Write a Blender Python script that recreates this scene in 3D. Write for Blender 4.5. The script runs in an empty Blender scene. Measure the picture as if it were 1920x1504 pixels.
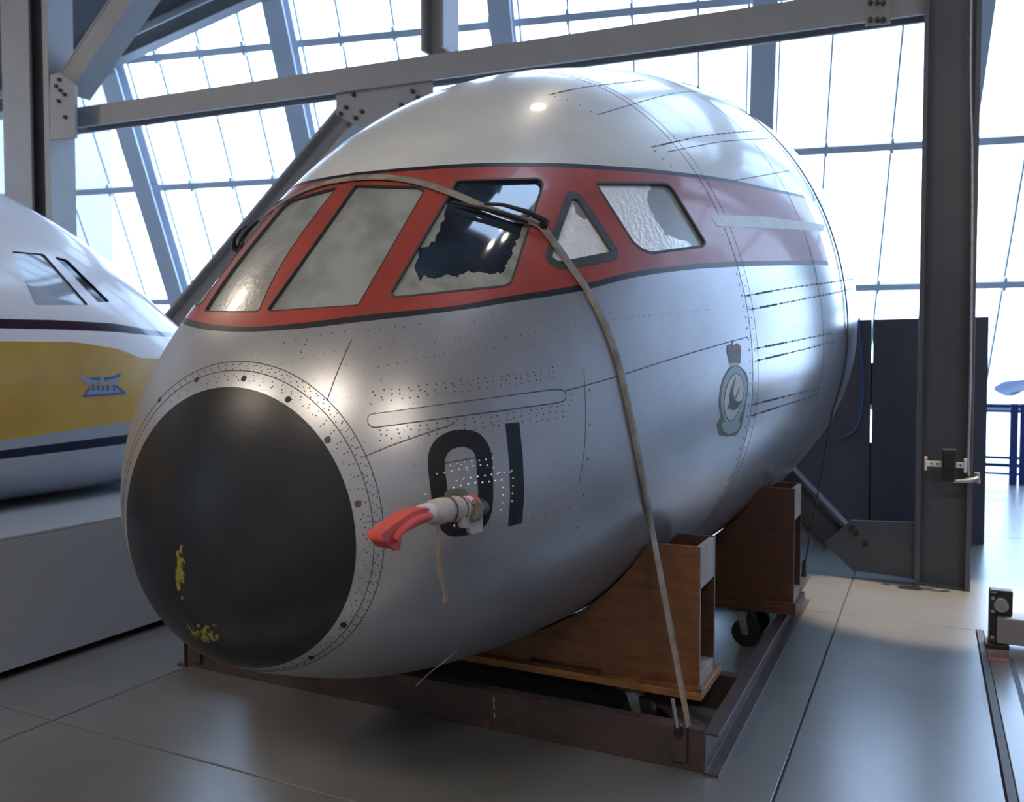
import bpy, bmesh, math, random
import numpy as np
from mathutils import Vector, Matrix
from mathutils.geometry import delaunay_2d_cdt
random.seed(7); RNG = np.random.default_rng(7)
S = bpy.context.scene
COL = S.collection
# ------------------------------------------------------------------ camera, world, light, exposure
W_, H_, F_ = 1920, 1504, 1600.0
YAW, PITCH, CH = math.radians(26.0), math.radians(2.2), 1.5
cam = bpy.data.cameras.new('camera'); cam.sensor_width = 36; cam.sensor_fit = 'HORIZONTAL'; cam.lens = F_/W_*36
cam.clip_start = .05; cam.clip_end = 400
cam.dof.use_dof = True; cam.dof.focus_distance = 3.1; cam.dof.aperture_fstop = 3.2
camo = bpy.data.objects.new('camera', cam); COL.objects.link(camo)
camo.location = (0, 0, CH); camo.rotation_euler = (math.pi/2-PITCH, 0, YAW); S.camera = camo
S.view_settings.view_transform = 'Standard'; S.view_settings.look = 'None'
S.view_settings.gamma = 1; S.view_settings.use_curve_mapping = False; S.view_settings.exposure = 0.12
wd = bpy.data.worlds.new('overcast_sky'); S.world = wd; wd.use_nodes = True
wd.node_tree.nodes['Background'].inputs[0].default_value = (.50, .69, 1.0, 1)
wd.node_tree.nodes['Background'].inputs[1].default_value = 8.0
def lamp(name, loc, power, size, color, target=None):
    l = bpy.data.lights.new(name, 'AREA'); l.energy = power; l.shape = 'DISK'; l.size = size; l.color = color
    o = bpy.data.objects.new(name, l); COL.objects.link(o); o.location = loc
    if target is not None:
        o.rotation_euler = (Vector(target)-Vector(loc)).to_track_quat('-Z', 'Y').to_euler()
    return o
WARM = (1.0, .86, .70)
for x, y, p, sz in ((-7.5, -4.5, 270, 2.4), (-2.5, -4.5, 270, 2.4), (2.5, -4.5, 240, 2.4), (-9.4, 3.0, 110, 1.0), (-2.05, 6.35, 14, .3), (.42, 3.0, 4, .12), (.62, 3.3, 4, .12), (.30, 3.35, 3, .10)):
    lamp('hall_lamp', (x, y, 6.9), p, sz, WARM)          # high-bay hall lamps hanging under the roof
sl = bpy.data.lights.new('hall_spotlight', 'SPOT'); sl.energy = 3400; sl.color = (1., .80, .58); sl.spot_size = math.radians(15); sl.spot_blend = .3; sl.shadow_soft_size = .10
slo = bpy.data.objects.new('hall_spotlight', sl); COL.objects.link(slo); slo.location = (1.7, 6.25, 7.0); slo.rotation_euler = (Vector((.02, 5.98, 0))-slo.location).to_track_quat('-Z', 'Y').to_euler()

# ------------------------------------------------------------------ camera maths: pixel -> point on a real plane or surface
fw = np.array([-math.sin(YAW)*math.cos(PITCH), math.cos(YAW)*math.cos(PITCH), -math.sin(PITCH)])
rt = np.array([math.cos(YAW), math.sin(YAW), 0.]); upv = np.cross(rt, fw); EYE = np.array([0, 0, CH])
def ray(px, py): return fw+rt*(px-W_/2)/F_-upv*(py-H_/2)/F_
def onplane(px, py, n, d):
    r = ray(px, py); n = np.array(n, float); return EYE+r*((d-n@EYE)/(n@r))
def PX(q, x): return onplane(q[0], q[1], (1, 0, 0), x)
def PY(q, y): return onplane(q[0], q[1], (0, 1, 0), y)
def PZ(q, z=0): return onplane(q[0], q[1], (0, 0, 1), z)

# ------------------------------------------------------------------ materials
MATS = {}
def M(name, c1, c2=None, scale=4., rough=.5, metal=0., bump=0., bscale=60., spec=.5, coat=0., lo=.4, hi=.65, stretch=None, rvar=0., detail=6., speck=None, speckscale=160., specklo=.68):
    if name in MATS: return MATS[name]
    m = bpy.data.materials.new(name); m.use_nodes = True; nt = m.node_tree; N = nt.nodes; L = nt.links
    b = N['Principled BSDF']
    b.inputs['Base Color'].default_value = (*c1, 1); b.inputs['Roughness'].default_value = rough
    b.inputs['Metallic'].default_value = metal; b.inputs['Specular IOR Level'].default_value = spec
    b.inputs['Coat Weight'].default_value = coat; b.inputs['Coat Roughness'].default_value = .08
    tc = N.new('ShaderNodeTexCoord'); src = tc.outputs['Object']
    if stretch:
        mp = N.new('ShaderNodeMapping'); mp.inputs['Scale'].default_value = stretch; L.new(src, mp.inputs[0]); src = mp.outputs[0]
    colsock = None
    if c2 is not None:
        n = N.new('ShaderNodeTexNoise'); n.inputs['Scale'].default_value = scale; n.inputs['Detail'].default_value = detail
        L.new(src, n.inputs['Vector'])
        r = N.new('ShaderNodeMapRange'); r.inputs[1].default_value = lo; r.inputs[2].default_value = hi
        L.new(n.outputs[0], r.inputs[0])
        mx = N.new('ShaderNodeMix'); mx.data_type = 'RGBA'; mx.inputs[6].default_value = (*c1, 1); mx.inputs[7].default_value = (*c2, 1)
        L.new(r.outputs[0], mx.inputs[0]); colsock = mx.outputs[2]
        if rvar:
            rr = N.new('ShaderNodeMapRange'); rr.inputs[3].default_value = rough-rvar; rr.inputs[4].default_value = rough+rvar
            L.new(r.outputs[0], rr.inputs[0]); L.new(rr.outputs[0], b.inputs['Roughness'])
    if speck is not None:
        n = N.new('ShaderNodeTexNoise'); n.inputs['Scale'].default_value = speckscale; n.inputs['Detail'].default_value = 2
        L.new(tc.outputs['Object'], n.inputs['Vector'])
        r = N.new('ShaderNodeMapRange'); r.inputs[1].default_value = specklo; r.inputs[2].default_value = specklo+.07
        L.new(n.outputs[0], r.inputs[0])
        mx = N.new('ShaderNodeMix'); mx.data_type = 'RGBA'; mx.inputs[6].default_value = (*c1, 1); mx.inputs[7].default_value = (*speck, 1)
        if colsock: L.new(colsock, mx.inputs[6])
        L.new(r.outputs[0], mx.inputs[0]); colsock = mx.outputs[2]
    if colsock: L.new(colsock, b.inputs['Base Color'])
    if bump:
        n = N.new('ShaderNodeTexNoise'); n.inputs['Scale'].default_value = bscale; n.inputs['Detail'].default_value = 4
        L.new(src, n.inputs['Vector'])
        bp = N.new('ShaderNodeBump'); bp.inputs['Strength'].default_value = bump; bp.inputs['Distance'].default_value = .01
        L.new(n.outputs[0], bp.inputs['Height']); L.new(bp.outputs[0], b.inputs['Normal'])
    MATS[name] = m; return m
def glass(name, tint=(.93, .97, 1.), clear=.9):
    if name in MATS: return MATS[name]
    m = bpy.data.materials.new(name); m.use_nodes = True; nt = m.node_tree; N = nt.nodes; L = nt.links
    N.remove(N['Principled BSDF'])
    t = N.new('ShaderNodeBsdfTransparent'); t.inputs[0].default_value = (*[c*clear for c in tint], 1)
    g = N.new('ShaderNodeBsdfGlossy'); g.inputs['Roughness'].default_value = .02
    f = N.new('ShaderNodeFresnel'); f.inputs[0].default_value = 1.35
    mx = N.new('ShaderNodeMixShader'); L.new(f.outputs[0], mx.inputs[0]); L.new(t.outputs[0], mx.inputs[1]); L.new(g.outputs[0], mx.inputs[2])
    L.new(mx.outputs[0], N['Material Output'].inputs[0]); MATS[name] = m; return m
silver = M('aluminium_paint', (.45, .455, .475), (.36, .365, .385), 3.0, .31, .55, .03, 5., lo=.25, hi=.75, detail=5., speck=(.24, .24, .24), speckscale=120, specklo=.66)
silver3 = M('polished_aluminium_skin', (.47, .475, .495), (.40, .405, .42), 2.0, .22, .5, .05, 3.5, lo=.25, hi=.75, detail=4., speck=(.30, .30, .30), speckscale=120, specklo=.68)
silver2 = M('bare_aluminium', (.44, .45, .48), (.36, .37, .40), 8.0, .38, .7, .03, 8.)
whitep = M('roof_white_paint', (.66, .67, .64), (.58, .59, .56), 2.5, .32, 0., .02, 8., coat=.25, speck=(.30, .26, .20), speckscale=60, specklo=.74)
redp = M('red_paint', (.36, .058, .040), (.29, .045, .034), 5.0, .38, 0., .03, 40., coat=.2, speck=(.25, .06, .05), speckscale=110, specklo=.70)
blackp = M('black_line_paint', (.012, .013, .02), (.02, .02, .026), 9., .4)
stripew = M('cream_stripe_paint', (.62, .62, .57), (.55, .55, .5), 8., .4)
digitp = M('black_digit_paint', (.006, .007, .011), (.010, .011, .015), 12., .45)
rubber = M('black_rubber', (.012, .012, .012), None, rough=.6)
steelgrey = M('grey_steel_paint', (.265, .258, .255), (.24, .235, .235), 3., .5)
steellight = M('glare_tinted_mullion', (.42, .46, .50), None, rough=.4)  # mullions made paler, the glare of the glazing put into their colour
darksteel = M('dark_steel_paint', (.085, .092, .108), (.075, .08, .095), 3., .42)
panelgrey = M('dark_panel_paint', (.075, .085, .105), (.065, .075, .095), 2., .55)
rust = M('rusty_brown_steel', (.082, .055, .047), (.055, .040, .038), 9., .42, .15, .25, 40., lo=.35, hi=.7, speck=(.13, .06, .025), speckscale=20, specklo=.62)
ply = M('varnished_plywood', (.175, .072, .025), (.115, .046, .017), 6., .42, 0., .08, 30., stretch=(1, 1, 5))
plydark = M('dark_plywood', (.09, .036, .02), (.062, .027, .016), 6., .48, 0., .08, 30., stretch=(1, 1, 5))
timber = M('timber_edge', (.34, .15, .045), (.22, .10, .033), 9., .5, 0., .1, 40., stretch=(1, 4, 4))
palewood = M('pale_wood_block', (.38, .31, .27), (.30, .23, .19), 9., .6, 0., .1, 30.)
webbing = M('dirty_webbing', (.30, .27, .235), (.19, .16, .13), 14., .85, 0., .3, 200.)
darkweb = M('dark_webbing', (.02, .022, .03), None, rough=.7)
darkmetal = M('dark_metal', (.035, .035, .038), (.06, .055, .05), 30., .45, .6)
galv = M('galvanised_metal', (.45, .46, .47), (.35, .36, .37), 20., .4, .7)
rivetm = M('dark_rivet', (.10, .10, .11), None, rough=.5, metal=.4)
rivetl = M('bright_rivet', (.55, .56, .58), None, rough=.3, metal=.7)
seamm = M('dark_seam', (.07, .07, .08), None, rough=.7)  # dark strips along the panel joints and round the slot

# ------------------------------------------------------------------ mesh builder
class MB:
    def __init__(s): s.v = []; s.f = []; s.m = []; s.sm = []
    def add(s, vs, fs, mi=0, smooth=False):
        o = len(s.v); s.v += [tuple(map(float, p)) for p in vs]; s.f += [tuple(i+o for i in f) for f in fs]; s.m += [mi]*len(fs); s.sm += [smooth]*len(fs); return s
    def obox(s, c, a, b, d, mi=0):          # oriented box: centre and three half vectors
        c, a, b, d = map(lambda q: np.array(q, float), (c, a, b, d))
        vs = [c+i*a+j*b+k*d for k in (-1, 1) for j in (-1, 1) for i in (-1, 1)]
        fs = [(0, 2, 3, 1), (4, 5, 7, 6), (0, 1, 5, 4), (2, 6, 7, 3), (0, 4, 6, 2), (1, 3, 7, 5)]
        if np.dot(np.cross(a, b), d) < 0: fs = [f[::-1] for f in fs]
        return s.add(vs, fs, mi)
    def box(s, x0, x1, y0, y1, z0, z1, mi=0):
        return s.obox(((x0+x1)/2, (y0+y1)/2, (z0+z1)/2), (abs(x1-x0)/2, 0, 0), (0, abs(y1-y0)/2, 0), (0, 0, abs(z1-z0)/2), mi)
    def prism(s, pts, ext, mi=0, smooth=False):   # polygon of 3-D points pushed along ext
        n = len(pts); P = [np.array(p, float) for p in pts]; e = np.array(ext, float)
        nr = sum((np.cross(P[i], P[(i+1) % n]) for i in range(n)), np.zeros(3))
        if nr@e > 0: P = P[::-1]
        s.add(P+[p+e for p in P], [tuple(range(n)), tuple(range(2*n-1, n-1, -1))], mi)
        s.add(P+[p+e for p in P], [(i, i+n, (i+1) % n+n, (i+1) % n) for i in range(n)], mi, smooth); return s
    def bar(s, a, b, hw, hd, side, mi=0):          # bar from a to b, half width along side, half depth across
        a, b, side = map(lambda q: np.array(q, float), (a, b, side)); t = b-a; L = np.linalg.norm(t); t /= L
        side = side-t*(side@t); side /= np.linalg.norm(side); d = np.cross(t, side)
        return s.obox((a+b)/2, t*L/2, side*hw, d*hd, mi)
    def tube(s, pts, r, n=8, mi=0, caps=True):
        P = [np.array(p, float) for p in pts]; rs = r if hasattr(r, '__len__') else [r]*len(P)
        vs = []; fs = []; ref = np.array((0, 0, 1.))
        prev = None
        for i, p in enumerate(P):
            t = P[min(i+1, len(P)-1)]-P[max(i-1, 0)]; t /= np.linalg.norm(t)+1e-12
            if prev is None:
                a = np.cross(t, ref)
                if np.linalg.norm(a) < .05: a = np.cross(t, (1., 0, 0))
            else: a = prev-t*(prev@t)
            a /= np.linalg.norm(a); prev = a; b = np.cross(t, a)
            vs += [p+rs[i]*(a*math.cos(q)+b*math.sin(q)) for q in np.linspace(0, 2*math.pi, n, endpoint=False)]
        for i in range(len(P)-1):
            for j in range(n):
                k = (j+1) % n; fs.append((i*n+j, i*n+k, (i+1)*n+k, (i+1)*n+j))
        s.add(vs, fs, mi, True)
        if caps: s.add(vs[:n], [tuple(range(n-1, -1, -1))], mi); s.add(vs[-n:], [tuple(range(n))], mi)
        return s
    def cyl(s, a, b, r, n=20, mi=0): return s.tube([a, b], r, n, mi)
    def mesh(s, name, mats):
        me = bpy.data.meshes.new(name); me.from_pydata(s.v, [], s.f)
        for m in (mats if isinstance(mats, (list, tuple)) else [mats]): me.materials.append(m)
        me.polygons.foreach_set('material_index', s.m); me.polygons.foreach_set('use_smooth', s.sm); me.update(); return me
    def build(s, name, mats, parent=None, bevel=0):
        o = bpy.data.objects.new(name, s.mesh(name, mats)); COL.objects.link(o)
        if parent is not None: adopt(o, parent)
        if bevel:
            b = o.modifiers.new('edge', 'BEVEL'); b.width = bevel; b.segments = 2; b.limit_method = 'ANGLE'
            b.harden_normals = False
        return o
def adopt(o, parent):
    o.parent = parent
    o.matrix_parent_inverse = Matrix.Translation(-Vector(parent.location))
def tag(o, label=None, cat=None, group=None, kind=None):
    for k, v in (('label', label), ('category', cat), ('group', group), ('kind', kind)):
        if v: o[k] = v
    return o
def root(name, loc, label=None, cat=None, group=None, kind=None):
    o = bpy.data.objects.new(name, None); COL.objects.link(o); o.empty_display_size = .1; o.location = loc
    return tag(o, label, cat, group, kind)
def box(name, m, parent, *a, bevel=.002): return MB().box(*a).build(name, m, parent, bevel)

# ------------------------------------------------------------------ lofted bodies
BAS = {}
def spline_basis(kv, v):
    K = len(kv); B = np.zeros((len(v), K)); h = kv[1]-kv[0]
    A = np.eye(K)*4+np.eye(K, k=1)+np.eye(K, k=-1); A[0] = 0; A[0, 0] = 1; A[-1] = 0; A[-1, -1] = 1
    i = np.clip((v/h).astype(int), 0, K-2); a = (kv[i+1]-v)/h; b = (v-kv[i])/h
    for j in range(K):
        y = np.zeros(K); y[j] = 1; Mm = BAS.get((K, j))
        if Mm is None:
            r = np.zeros(K); r[1:-1] = 6*(y[2:]-2*y[1:-1]+y[:-2])/h**2; Mm = BAS[(K, j)] = np.linalg.solve(A, r)
        B[:, j] = a*y[i]+b*y[i+1]+((a**3-a)*Mm[i]+(b**3-b)*Mm[i+1])*h*h/6
    return B
class Loft:
    def __init__(s, x0, yt, L, up, dn, w, zm, sg=1, ex=2.):
        s.x0, s.yt, s.L, s.sg, s.ex = x0, yt, L, sg, ex
        s.tab = np.array([up, dn, w, zm]).T; s.kv = np.linspace(0, 1, len(up))
    def st(s, v): return (spline_basis(s.kv, np.clip(v, 0, 1))@s.tab).T
    def v_of(s, y): return np.sqrt(np.clip((np.asarray(y, float)-s.yt)*s.sg/s.L, 0, 1))
    def pos(s, v, th):
        v, th = np.broadcast_arrays(np.atleast_1d(np.asarray(v, float)), np.atleast_1d(np.asarray(th, float)))
        up, dn, w, zm = s.st(v); c, q = np.cos(th), np.sin(th); e = 2/s.ex
        c2 = np.sign(c)*np.abs(c)**e; q2 = np.sign(q)*np.abs(q)**e
        return np.stack([s.x0+w*c2, s.yt+s.sg*s.L*v**2, zm+np.where(q > 0, up, dn)*q2], -1)
    def nrm(s, v, th):
        v, th = np.broadcast_arrays(np.atleast_1d(np.asarray(v, float)), np.atleast_1d(np.asarray(th, float)))
        h = 2e-3; a = s.pos(np.clip(v+h, 0, 1), th)-s.pos(np.clip(v-h, 0, 1), th); b = s.pos(v, th+h)-s.pos(v, th-h)
        n = np.cross(a, b)*s.sg; return n/(np.linalg.norm(n, axis=-1, keepdims=True)+1e-12)
    def imp(s, P):
        t = (P[..., 1]-s.yt)*s.sg/s.L; v = np.sqrt(np.clip(t, 1e-6, 1)); up, dn, w, zm = s.st(v)
        dz = P[..., 2]-zm; ud = np.where(dz > 0, up, dn); dx = P[..., 0]-s.x0
        f = np.abs(dx/np.maximum(w, 1e-4))**s.ex+np.abs(dz/np.maximum(ud, 1e-4))**s.ex-1
        return np.where((t < 0) | (t > 1), 9., f)
    def param(s, P):
        v = s.v_of(P[1]); up, dn, w, zm = s.st(np.array([v]))[:, 0]; dz = P[2]-zm; dx = P[0]-s.x0; ud = up if dz > 0 else dn
        e = s.ex/2; return float(v), math.atan2(math.copysign(abs(dz/ud)**e, dz), math.copysign(abs(dx/w)**e, dx))
    def hit(s, q, t0=1.5, t1=9.):
        r = ray(*q); ts = np.linspace(t0, t1, 900); f = s.imp(EYE+ts[:, None]*r); k = np.argmax(f < 0)
        if f[k] >= 0: k = int(np.argmin(f)); return s.param(EYE+ts[k]*r)
        a, b = ts[max(k-1, 0)], ts[k]
        for _ in range(30):
            c = (a+b)/2
            if s.imp((EYE+c*r)[None])[0] < 0: b = c
            else: a = c
        return s.param(EYE+b*r)
    def hits(s, qs): return [s.hit(q) for q in qs]
def resample(pts, step, closed=False):
    P = [np.array(p, float) for p in pts]; P = P+[P[0]] if closed else P; out = []
    for a, b in zip(P[:-1], P[1:]):
        n = max(1, int(math.ceil(np.linalg.norm(b-a)/step)))
        out += [a+(b-a)*i/n for i in range(n)]
    if not closed: out.append(P[-1])
    return out
def smoothline(pts, step=8.):     # Catmull-Rom through points
    P = [np.array(p, float) for p in pts]; P = [2*P[0]-P[1]]+P+[2*P[-1]-P[-2]]; out = []
    for i in range(1, len(P)-2):
        n = max(2, int(np.linalg.norm(P[i+1]-P[i])/step))
        for k in range(n):
            t = k/n; out.append(.5*(2*P[i]+(P[i+1]-P[i-1])*t+(2*P[i-1]-5*P[i]+4*P[i+1]-P[i+2])*t*t+(3*P[i]-P[i-1]-3*P[i+1]+P[i+2])*t**3))
    out.append(P[-2]); return out
def roundpoly(pts, r, n=4):
    P = [np.array(p, float) for p in pts]; out = []
    for i, p in enumerate(P):
        a, b = P[i-1]-p, P[(i+1) % len(P)]-p; la, lb = np.linalg.norm(a), np.linalg.norm(b); q = min(r, la*.48, lb*.48)
        A, Bq = p+a/la*q, p+b/lb*q
        for k in range(n+1):
            t = k/n; out.append((1-t)**2*A+2*t*(1-t)*p+t*t*Bq)
    return out
def inpoly(x, y, poly):
    poly = np.asarray(poly); x = np.asarray(x); y = np.asarray(y); ins = np.zeros(x.shape, bool); n = len(poly)
    for i in range(n):
        (x1, y1), (x2, y2) = poly[i], poly[(i+1) % n]
        c = ((y1 > y) != (y2 > y)) & (x < (x2-x1)*(y-y1)/((y2-y1) if y2 != y1 else 1e-12)+x1); ins ^= c
    return ins
SV = 4.5
def cdt(verts, edges):
    r = delaunay_2d_cdt([Vector((a*SV, b)) for a, b in verts], edges, [], 0, 1e-7)
    V = np.array([(p.x/SV, p.y) for p in r[0]]); return V, [tuple(f) for f in r[2]]
def seg_dist(p, lines):
    d = np.full(len(p), 9.); q = p*np.array([SV, 1])
    for ln in lines:
        a = np.array(ln[:-1])*np.array([SV, 1]); b = np.array(ln[1:])*np.array([SV, 1])
        for i in range(len(a)):
            ab = b[i]-a[i]; t = np.clip(((q-a[i])@ab)/(ab@ab+1e-12), 0, 1); d = np.minimum(d, np.linalg.norm(q-a[i]-t[:, None]*ab, axis=1))
    return d
def patch(lf, poly, off, thick=0., cell=.05, mirror=False, mb=None, mi=0):
    """a plate that follows the lofted surface: poly in (v, theta), lifted by off, with a rim of the given thickness"""
    mb = mb or MB(); poly = [tuple(map(float, p)) for p in poly]; A = np.array(poly)
    a0, b0 = A.min(0); a1, b1 = A.max(0)
    g = np.array([(x, y) for x in np.arange(a0, a1, cell/SV) for y in np.arange(b0, b1, cell)]).reshape(-1, 2)
    if len(g):
        g = g[inpoly(g[:, 0], g[:, 1], poly)]
        if len(g): g = g[seg_dist(g, [poly+[poly[0]]]) > cell*.35]
    n = len(poly); V, Fs = cdt(poly+[tuple(p) for p in g], [(i, (i+1) % n) for i in range(n)])
    C = np.array([V[list(f)].mean(0) for f in Fs]); keep = inpoly(C[:, 0], C[:, 1], poly)
    Fs = [f for f, k in zip(Fs, keep) if k]
    P = lf.pos(V[:, 0], V[:, 1]); Nn = lf.nrm(V[:, 0], V[:, 1]); P = P+Nn*off
    out = []
    for f in Fs:
        a, b, c = P[list(f[:3])]
        out.append(f if np.cross(b-a, c-a)@Nn[f[0]] > 0 else f[::-1])
    R = lf.pos(A[:, 0], A[:, 1]); Rn = lf.nrm(A[:, 0], A[:, 1]); Ra = R+Rn*off; Rb = R+Rn*(off-thick)
    if mirror:
        for q in (P, Ra, Rb): q[:, 0] = 2*lf.x0-q[:, 0]
        out = [f[::-1] for f in out]
    mb.add(P, out, mi, True)
    if thick: mb.add(list(Ra)+list(Rb), [(i, (i+1) % n, (i+1) % n+n, i+n) for i in range(n)], mi)
    return mb
def ribbon(lf, line, width, off, mb=None, mi=0, mirror=False, closed=False):
    mb = mb or MB(); A = np.array(line, float); P = lf.pos(A[:, 0], A[:, 1]); Nn = lf.nrm(A[:, 0], A[:, 1])
    T = np.gradient(P, axis=0) if not closed else np.roll(P, -1, 0)-np.roll(P, 1, 0)
    sd = np.cross(Nn, T); sd /= np.linalg.norm(sd, axis=1)[:, None]+1e-12
    a, b = P+sd*width/2+Nn*off, P-sd*width/2+Nn*off; a2, b2 = a-Nn*(off+.001), b-Nn*(off+.001)
    V = [a2, a, b, b2]; n = len(P)
    if mirror:
        for q in V: q[:, 0] = 2*lf.x0-q[:, 0]
    vs = np.concatenate(V); fs = []
    for i in range(n-(0 if closed else 1)):
        j = (i+1) % n
        for k in range(3): fs.append((k*n+i, (k+1)*n+i, (k+1)*n+j, k*n+j))
    return mb.add(vs, fs, mi)
def dots(P, Nn, r, h, mb=None, mi=0, n=6):
    mb = mb or MB()
    for p, nn in zip(P, Nn):
        a = np.cross(nn, (0, 0, 1.)); a /= np.linalg.norm(a)+1e-9; b = np.cross(nn, a)
        ring = [p+r*(a*math.cos(t)+b*math.sin(t)) for t in np.linspace(0, 2*math.pi, n, endpoint=False)]
        top = [p+nn*h+.55*r*(a*math.cos(t)+b*math.sin(t)) for t in np.linspace(0, 2*math.pi, n, endpoint=False)]
        mb.add(ring+top, [(i, (i+1) % n, (i+1) % n+n, i+n) for i in range(n)]+[tuple(range(n, 2*n))], mi)
    return mb
def skin(lf, v0, v1, nv, nt, lines, holes, zone, mats, name, parent=None):
    """whole body skin, cut exactly along the paint lines and window outlines (starboard mirrors port)"""
    H = math.pi/2; vs = np.linspace(v0, v1, nv); ts = np.linspace(-H, H, nt)
    g = np.array([(a, b) for a in vs for b in ts])
    allc = [list(map(tuple, l)) for l in lines]+[list(map(tuple, h))+[tuple(h[0])] for h in holes]
    edge = (np.abs(np.abs(g[:, 1])-H) < 1e-6) | (g[:, 0] == vs[0]) | (g[:, 0] == vs[-1])
    d = seg_dist(g, allc); g = g[edge | (d > .018)]
    verts = [tuple(p) for p in g]; edges = []
    for c in allc:
        o = len(verts); verts += c; edges += [(o+i, o+i+1) for i in range(len(c)-1)]
    V, Fs = cdt(verts, edges); V[:, 1] = np.clip(V[:, 1], -H, H)
    C = np.array([V[list(f)].mean(0) for f in Fs]); keep = np.ones(len(Fs), bool)
    for h in holes: keep &= ~inpoly(C[:, 0], C[:, 1], h)
    keep &= (np.abs(C[:, 1]) <= H) & (C[:, 0] >= v0) & (C[:, 0] <= v1)
    zi = zone(C[:, 0], C[:, 1]); P = lf.pos(V[:, 0], V[:, 1]); Nn = lf.nrm(V[:, 0], V[:, 1])
    F2, mi = [], []
    for f, k, z in zip(Fs, keep, zi):
        if not k: continue
        a, b, c = P[list(f[:3])]; cr = np.cross(b-a, c-a)
        if np.linalg.norm(cr) < 1e-12: continue
        F2.append(f if cr@Nn[f[0]] > 0 else f[::-1]); mi.append(int(z))
    n = len(P); Pm = P.copy(); Pm[:, 0] = 2*lf.x0-Pm[:, 0]; Nm = Nn.copy(); Nm[:, 0] *= -1
    onc = np.abs(np.abs(V[:, 1])-H) < 1e-6; mp = np.where(onc, np.arange(n), np.arange(n)+n)
    Nn[onc, 0] = 0; F3 = [tuple(int(mp[i]) for i in f[::-1]) for f in F2]
    me = bpy.data.meshes.new(name); me.from_pydata(np.concatenate([P, Pm]).tolist(), [], F2+F3)
    for m in mats: me.materials.append(m)
    me.polygons.foreach_set('material_index', mi+mi); me.polygons.foreach_set('use_smooth', [True]*(2*len(F2)))
    NN = np.concatenate([Nn, Nm]); NN /= np.linalg.norm(NN, axis=1)[:, None]+1e-9
    me.normals_split_custom_set_from_vertices(NN.tolist()); me.update()
    o = bpy.data.objects.new(name, me); COL.objects.link(o)
    if parent is not None: adopt(o, parent)
    return o

# ------------------------------------------------------------------ floor of cast concrete slabs
def floor_material(name, c1, c2):
    m = M(name, c1, c2, .9, .27, 0., .015, 120., spec=.55, lo=.25, hi=.75, detail=6.); return m
conc = floor_material('polished_concrete', (.185, .192, .195), (.125, .124, .117))
kerbc = floor_material('brown_concrete', (.16, .125, .105), (.11, .085, .07))
floor = box('floor', M('joint_filler', (.06, .06, .06), None, rough=.9), None, -16, 10, -9, 18.6, -.25, -.014, bevel=0)
tag(floor, kind='structure')
XJ, YJ, SX, SY = -.46, 2.363, 2.87, 3.15
for i in range(-6, 4):
    for j in range(-4, 6):
        x0, x1 = XJ+i*SX, XJ+(i+1)*SX; y0, y1 = YJ+j*SY, YJ+(j+1)*SY
        x0, x1, y0, y1 = max(x0, -16), min(x1, 10), max(y0, -9), min(y1, 18.6)
        if x1-x0 < .05 or y1-y0 < .05: continue
        if x0 < .30 < x1 and y0 < 5.5: 
            bxs = [(x0, .27, y0, min(y1, 5.52))]+([(x0, x1, 5.52, y1)] if y1 > 5.6 else [])
        elif x0 > .2 and x0 < 3.2 and y0 < 5.5:
            bxs = [(max(x0, 3.2), x1, y0, y1)] if x1 > 3.25 else []
        else: bxs = [(x0, x1, y0, y1)]
        for b in bxs: box('slab', conc, floor, b[0]+.004, b[1]-.004, b[2]+.004, b[3]-.004, -.0139, 0, bevel=.003)
trk = box('trim_1', kerbc, None, .305, 3.2, -9, 5.52, -.0139, .004, bevel=.004); tag(trk, kind='structure')
box('steel_edge', M('brown_edge_steel', (.05, .035, .03), None, rough=.6), trk, .272, .303, -9, 5.52, -.0139, .006, bevel=.002)

rp = PZ((1871, 1236), .0045); box('paint_mark', M('red_floor_paint', (.42, .05, .06), None, rough=.6), trk, rp[0]-.05, rp[0]+.07, rp[1]-.02, rp[1]+.02, .0041, .005, bevel=0)
rp = PZ((1911, 1290), .005); box('track_slot', rubber, trk, rp[0]-.012, rp[0]+.012, rp[1]-3., rp[1]+.45, .0041, .006, bevel=0)

# ------------------------------------------------------------------ glazed end wall leaning over the hall
AL, LEAN = math.radians(13.5), math.radians(26); fh = np.array([-math.sin(YAW), math.cos(YAW), 0])
gw = math.cos(AL)*rt-math.sin(AL)*fh; gn = np.array([-gw[1], gw[0], 0]); gu = math.cos(LEAN)*np.array([0, 0, 1])-math.sin(LEAN)*gn
GP = np.array([.8, 16.5, 0.]); GN = np.cross(gw, gu); GN *= np.sign(GN@gn)     # GN points outdoors
def G(a, b, c=0): return GP+gw*a+gu*b+GN*c
win = root('window_1', G(-5, 0), kind='structure')
RAF = [-17.8, -14.28, -11.05, -7.48, -3.72, -.98, 2.6, 6.2]
BL = [0, .98, 3.12, 5.30, 7.44, 9.58, 11.7]
def btop(a): return 7.55+(min(a, -2.)+14.05)*.256
rafterm = M('glare_tinted_steel', (.50, .55, .62), None, rough=.5)  # veiling glare of the backlight put into the colour of rafters and transoms
pane_m = glass('glazing_glass', clear=.96)
for r in RAF:
    bt = min(btop(r)+.4, 11.6)
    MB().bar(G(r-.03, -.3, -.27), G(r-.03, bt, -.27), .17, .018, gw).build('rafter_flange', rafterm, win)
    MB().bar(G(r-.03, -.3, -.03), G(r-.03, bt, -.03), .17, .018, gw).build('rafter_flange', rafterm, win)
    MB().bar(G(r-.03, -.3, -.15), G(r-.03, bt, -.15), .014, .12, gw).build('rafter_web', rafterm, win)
MUL = []
for r0, r1 in zip(RAF[:-1], RAF[1:]): n_ = round((r1-r0)/.9); MUL += [r0+.20]+[r0+(r1-r0)*k/n_ for k in range(1, n_)]+[r1-.24]
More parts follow.
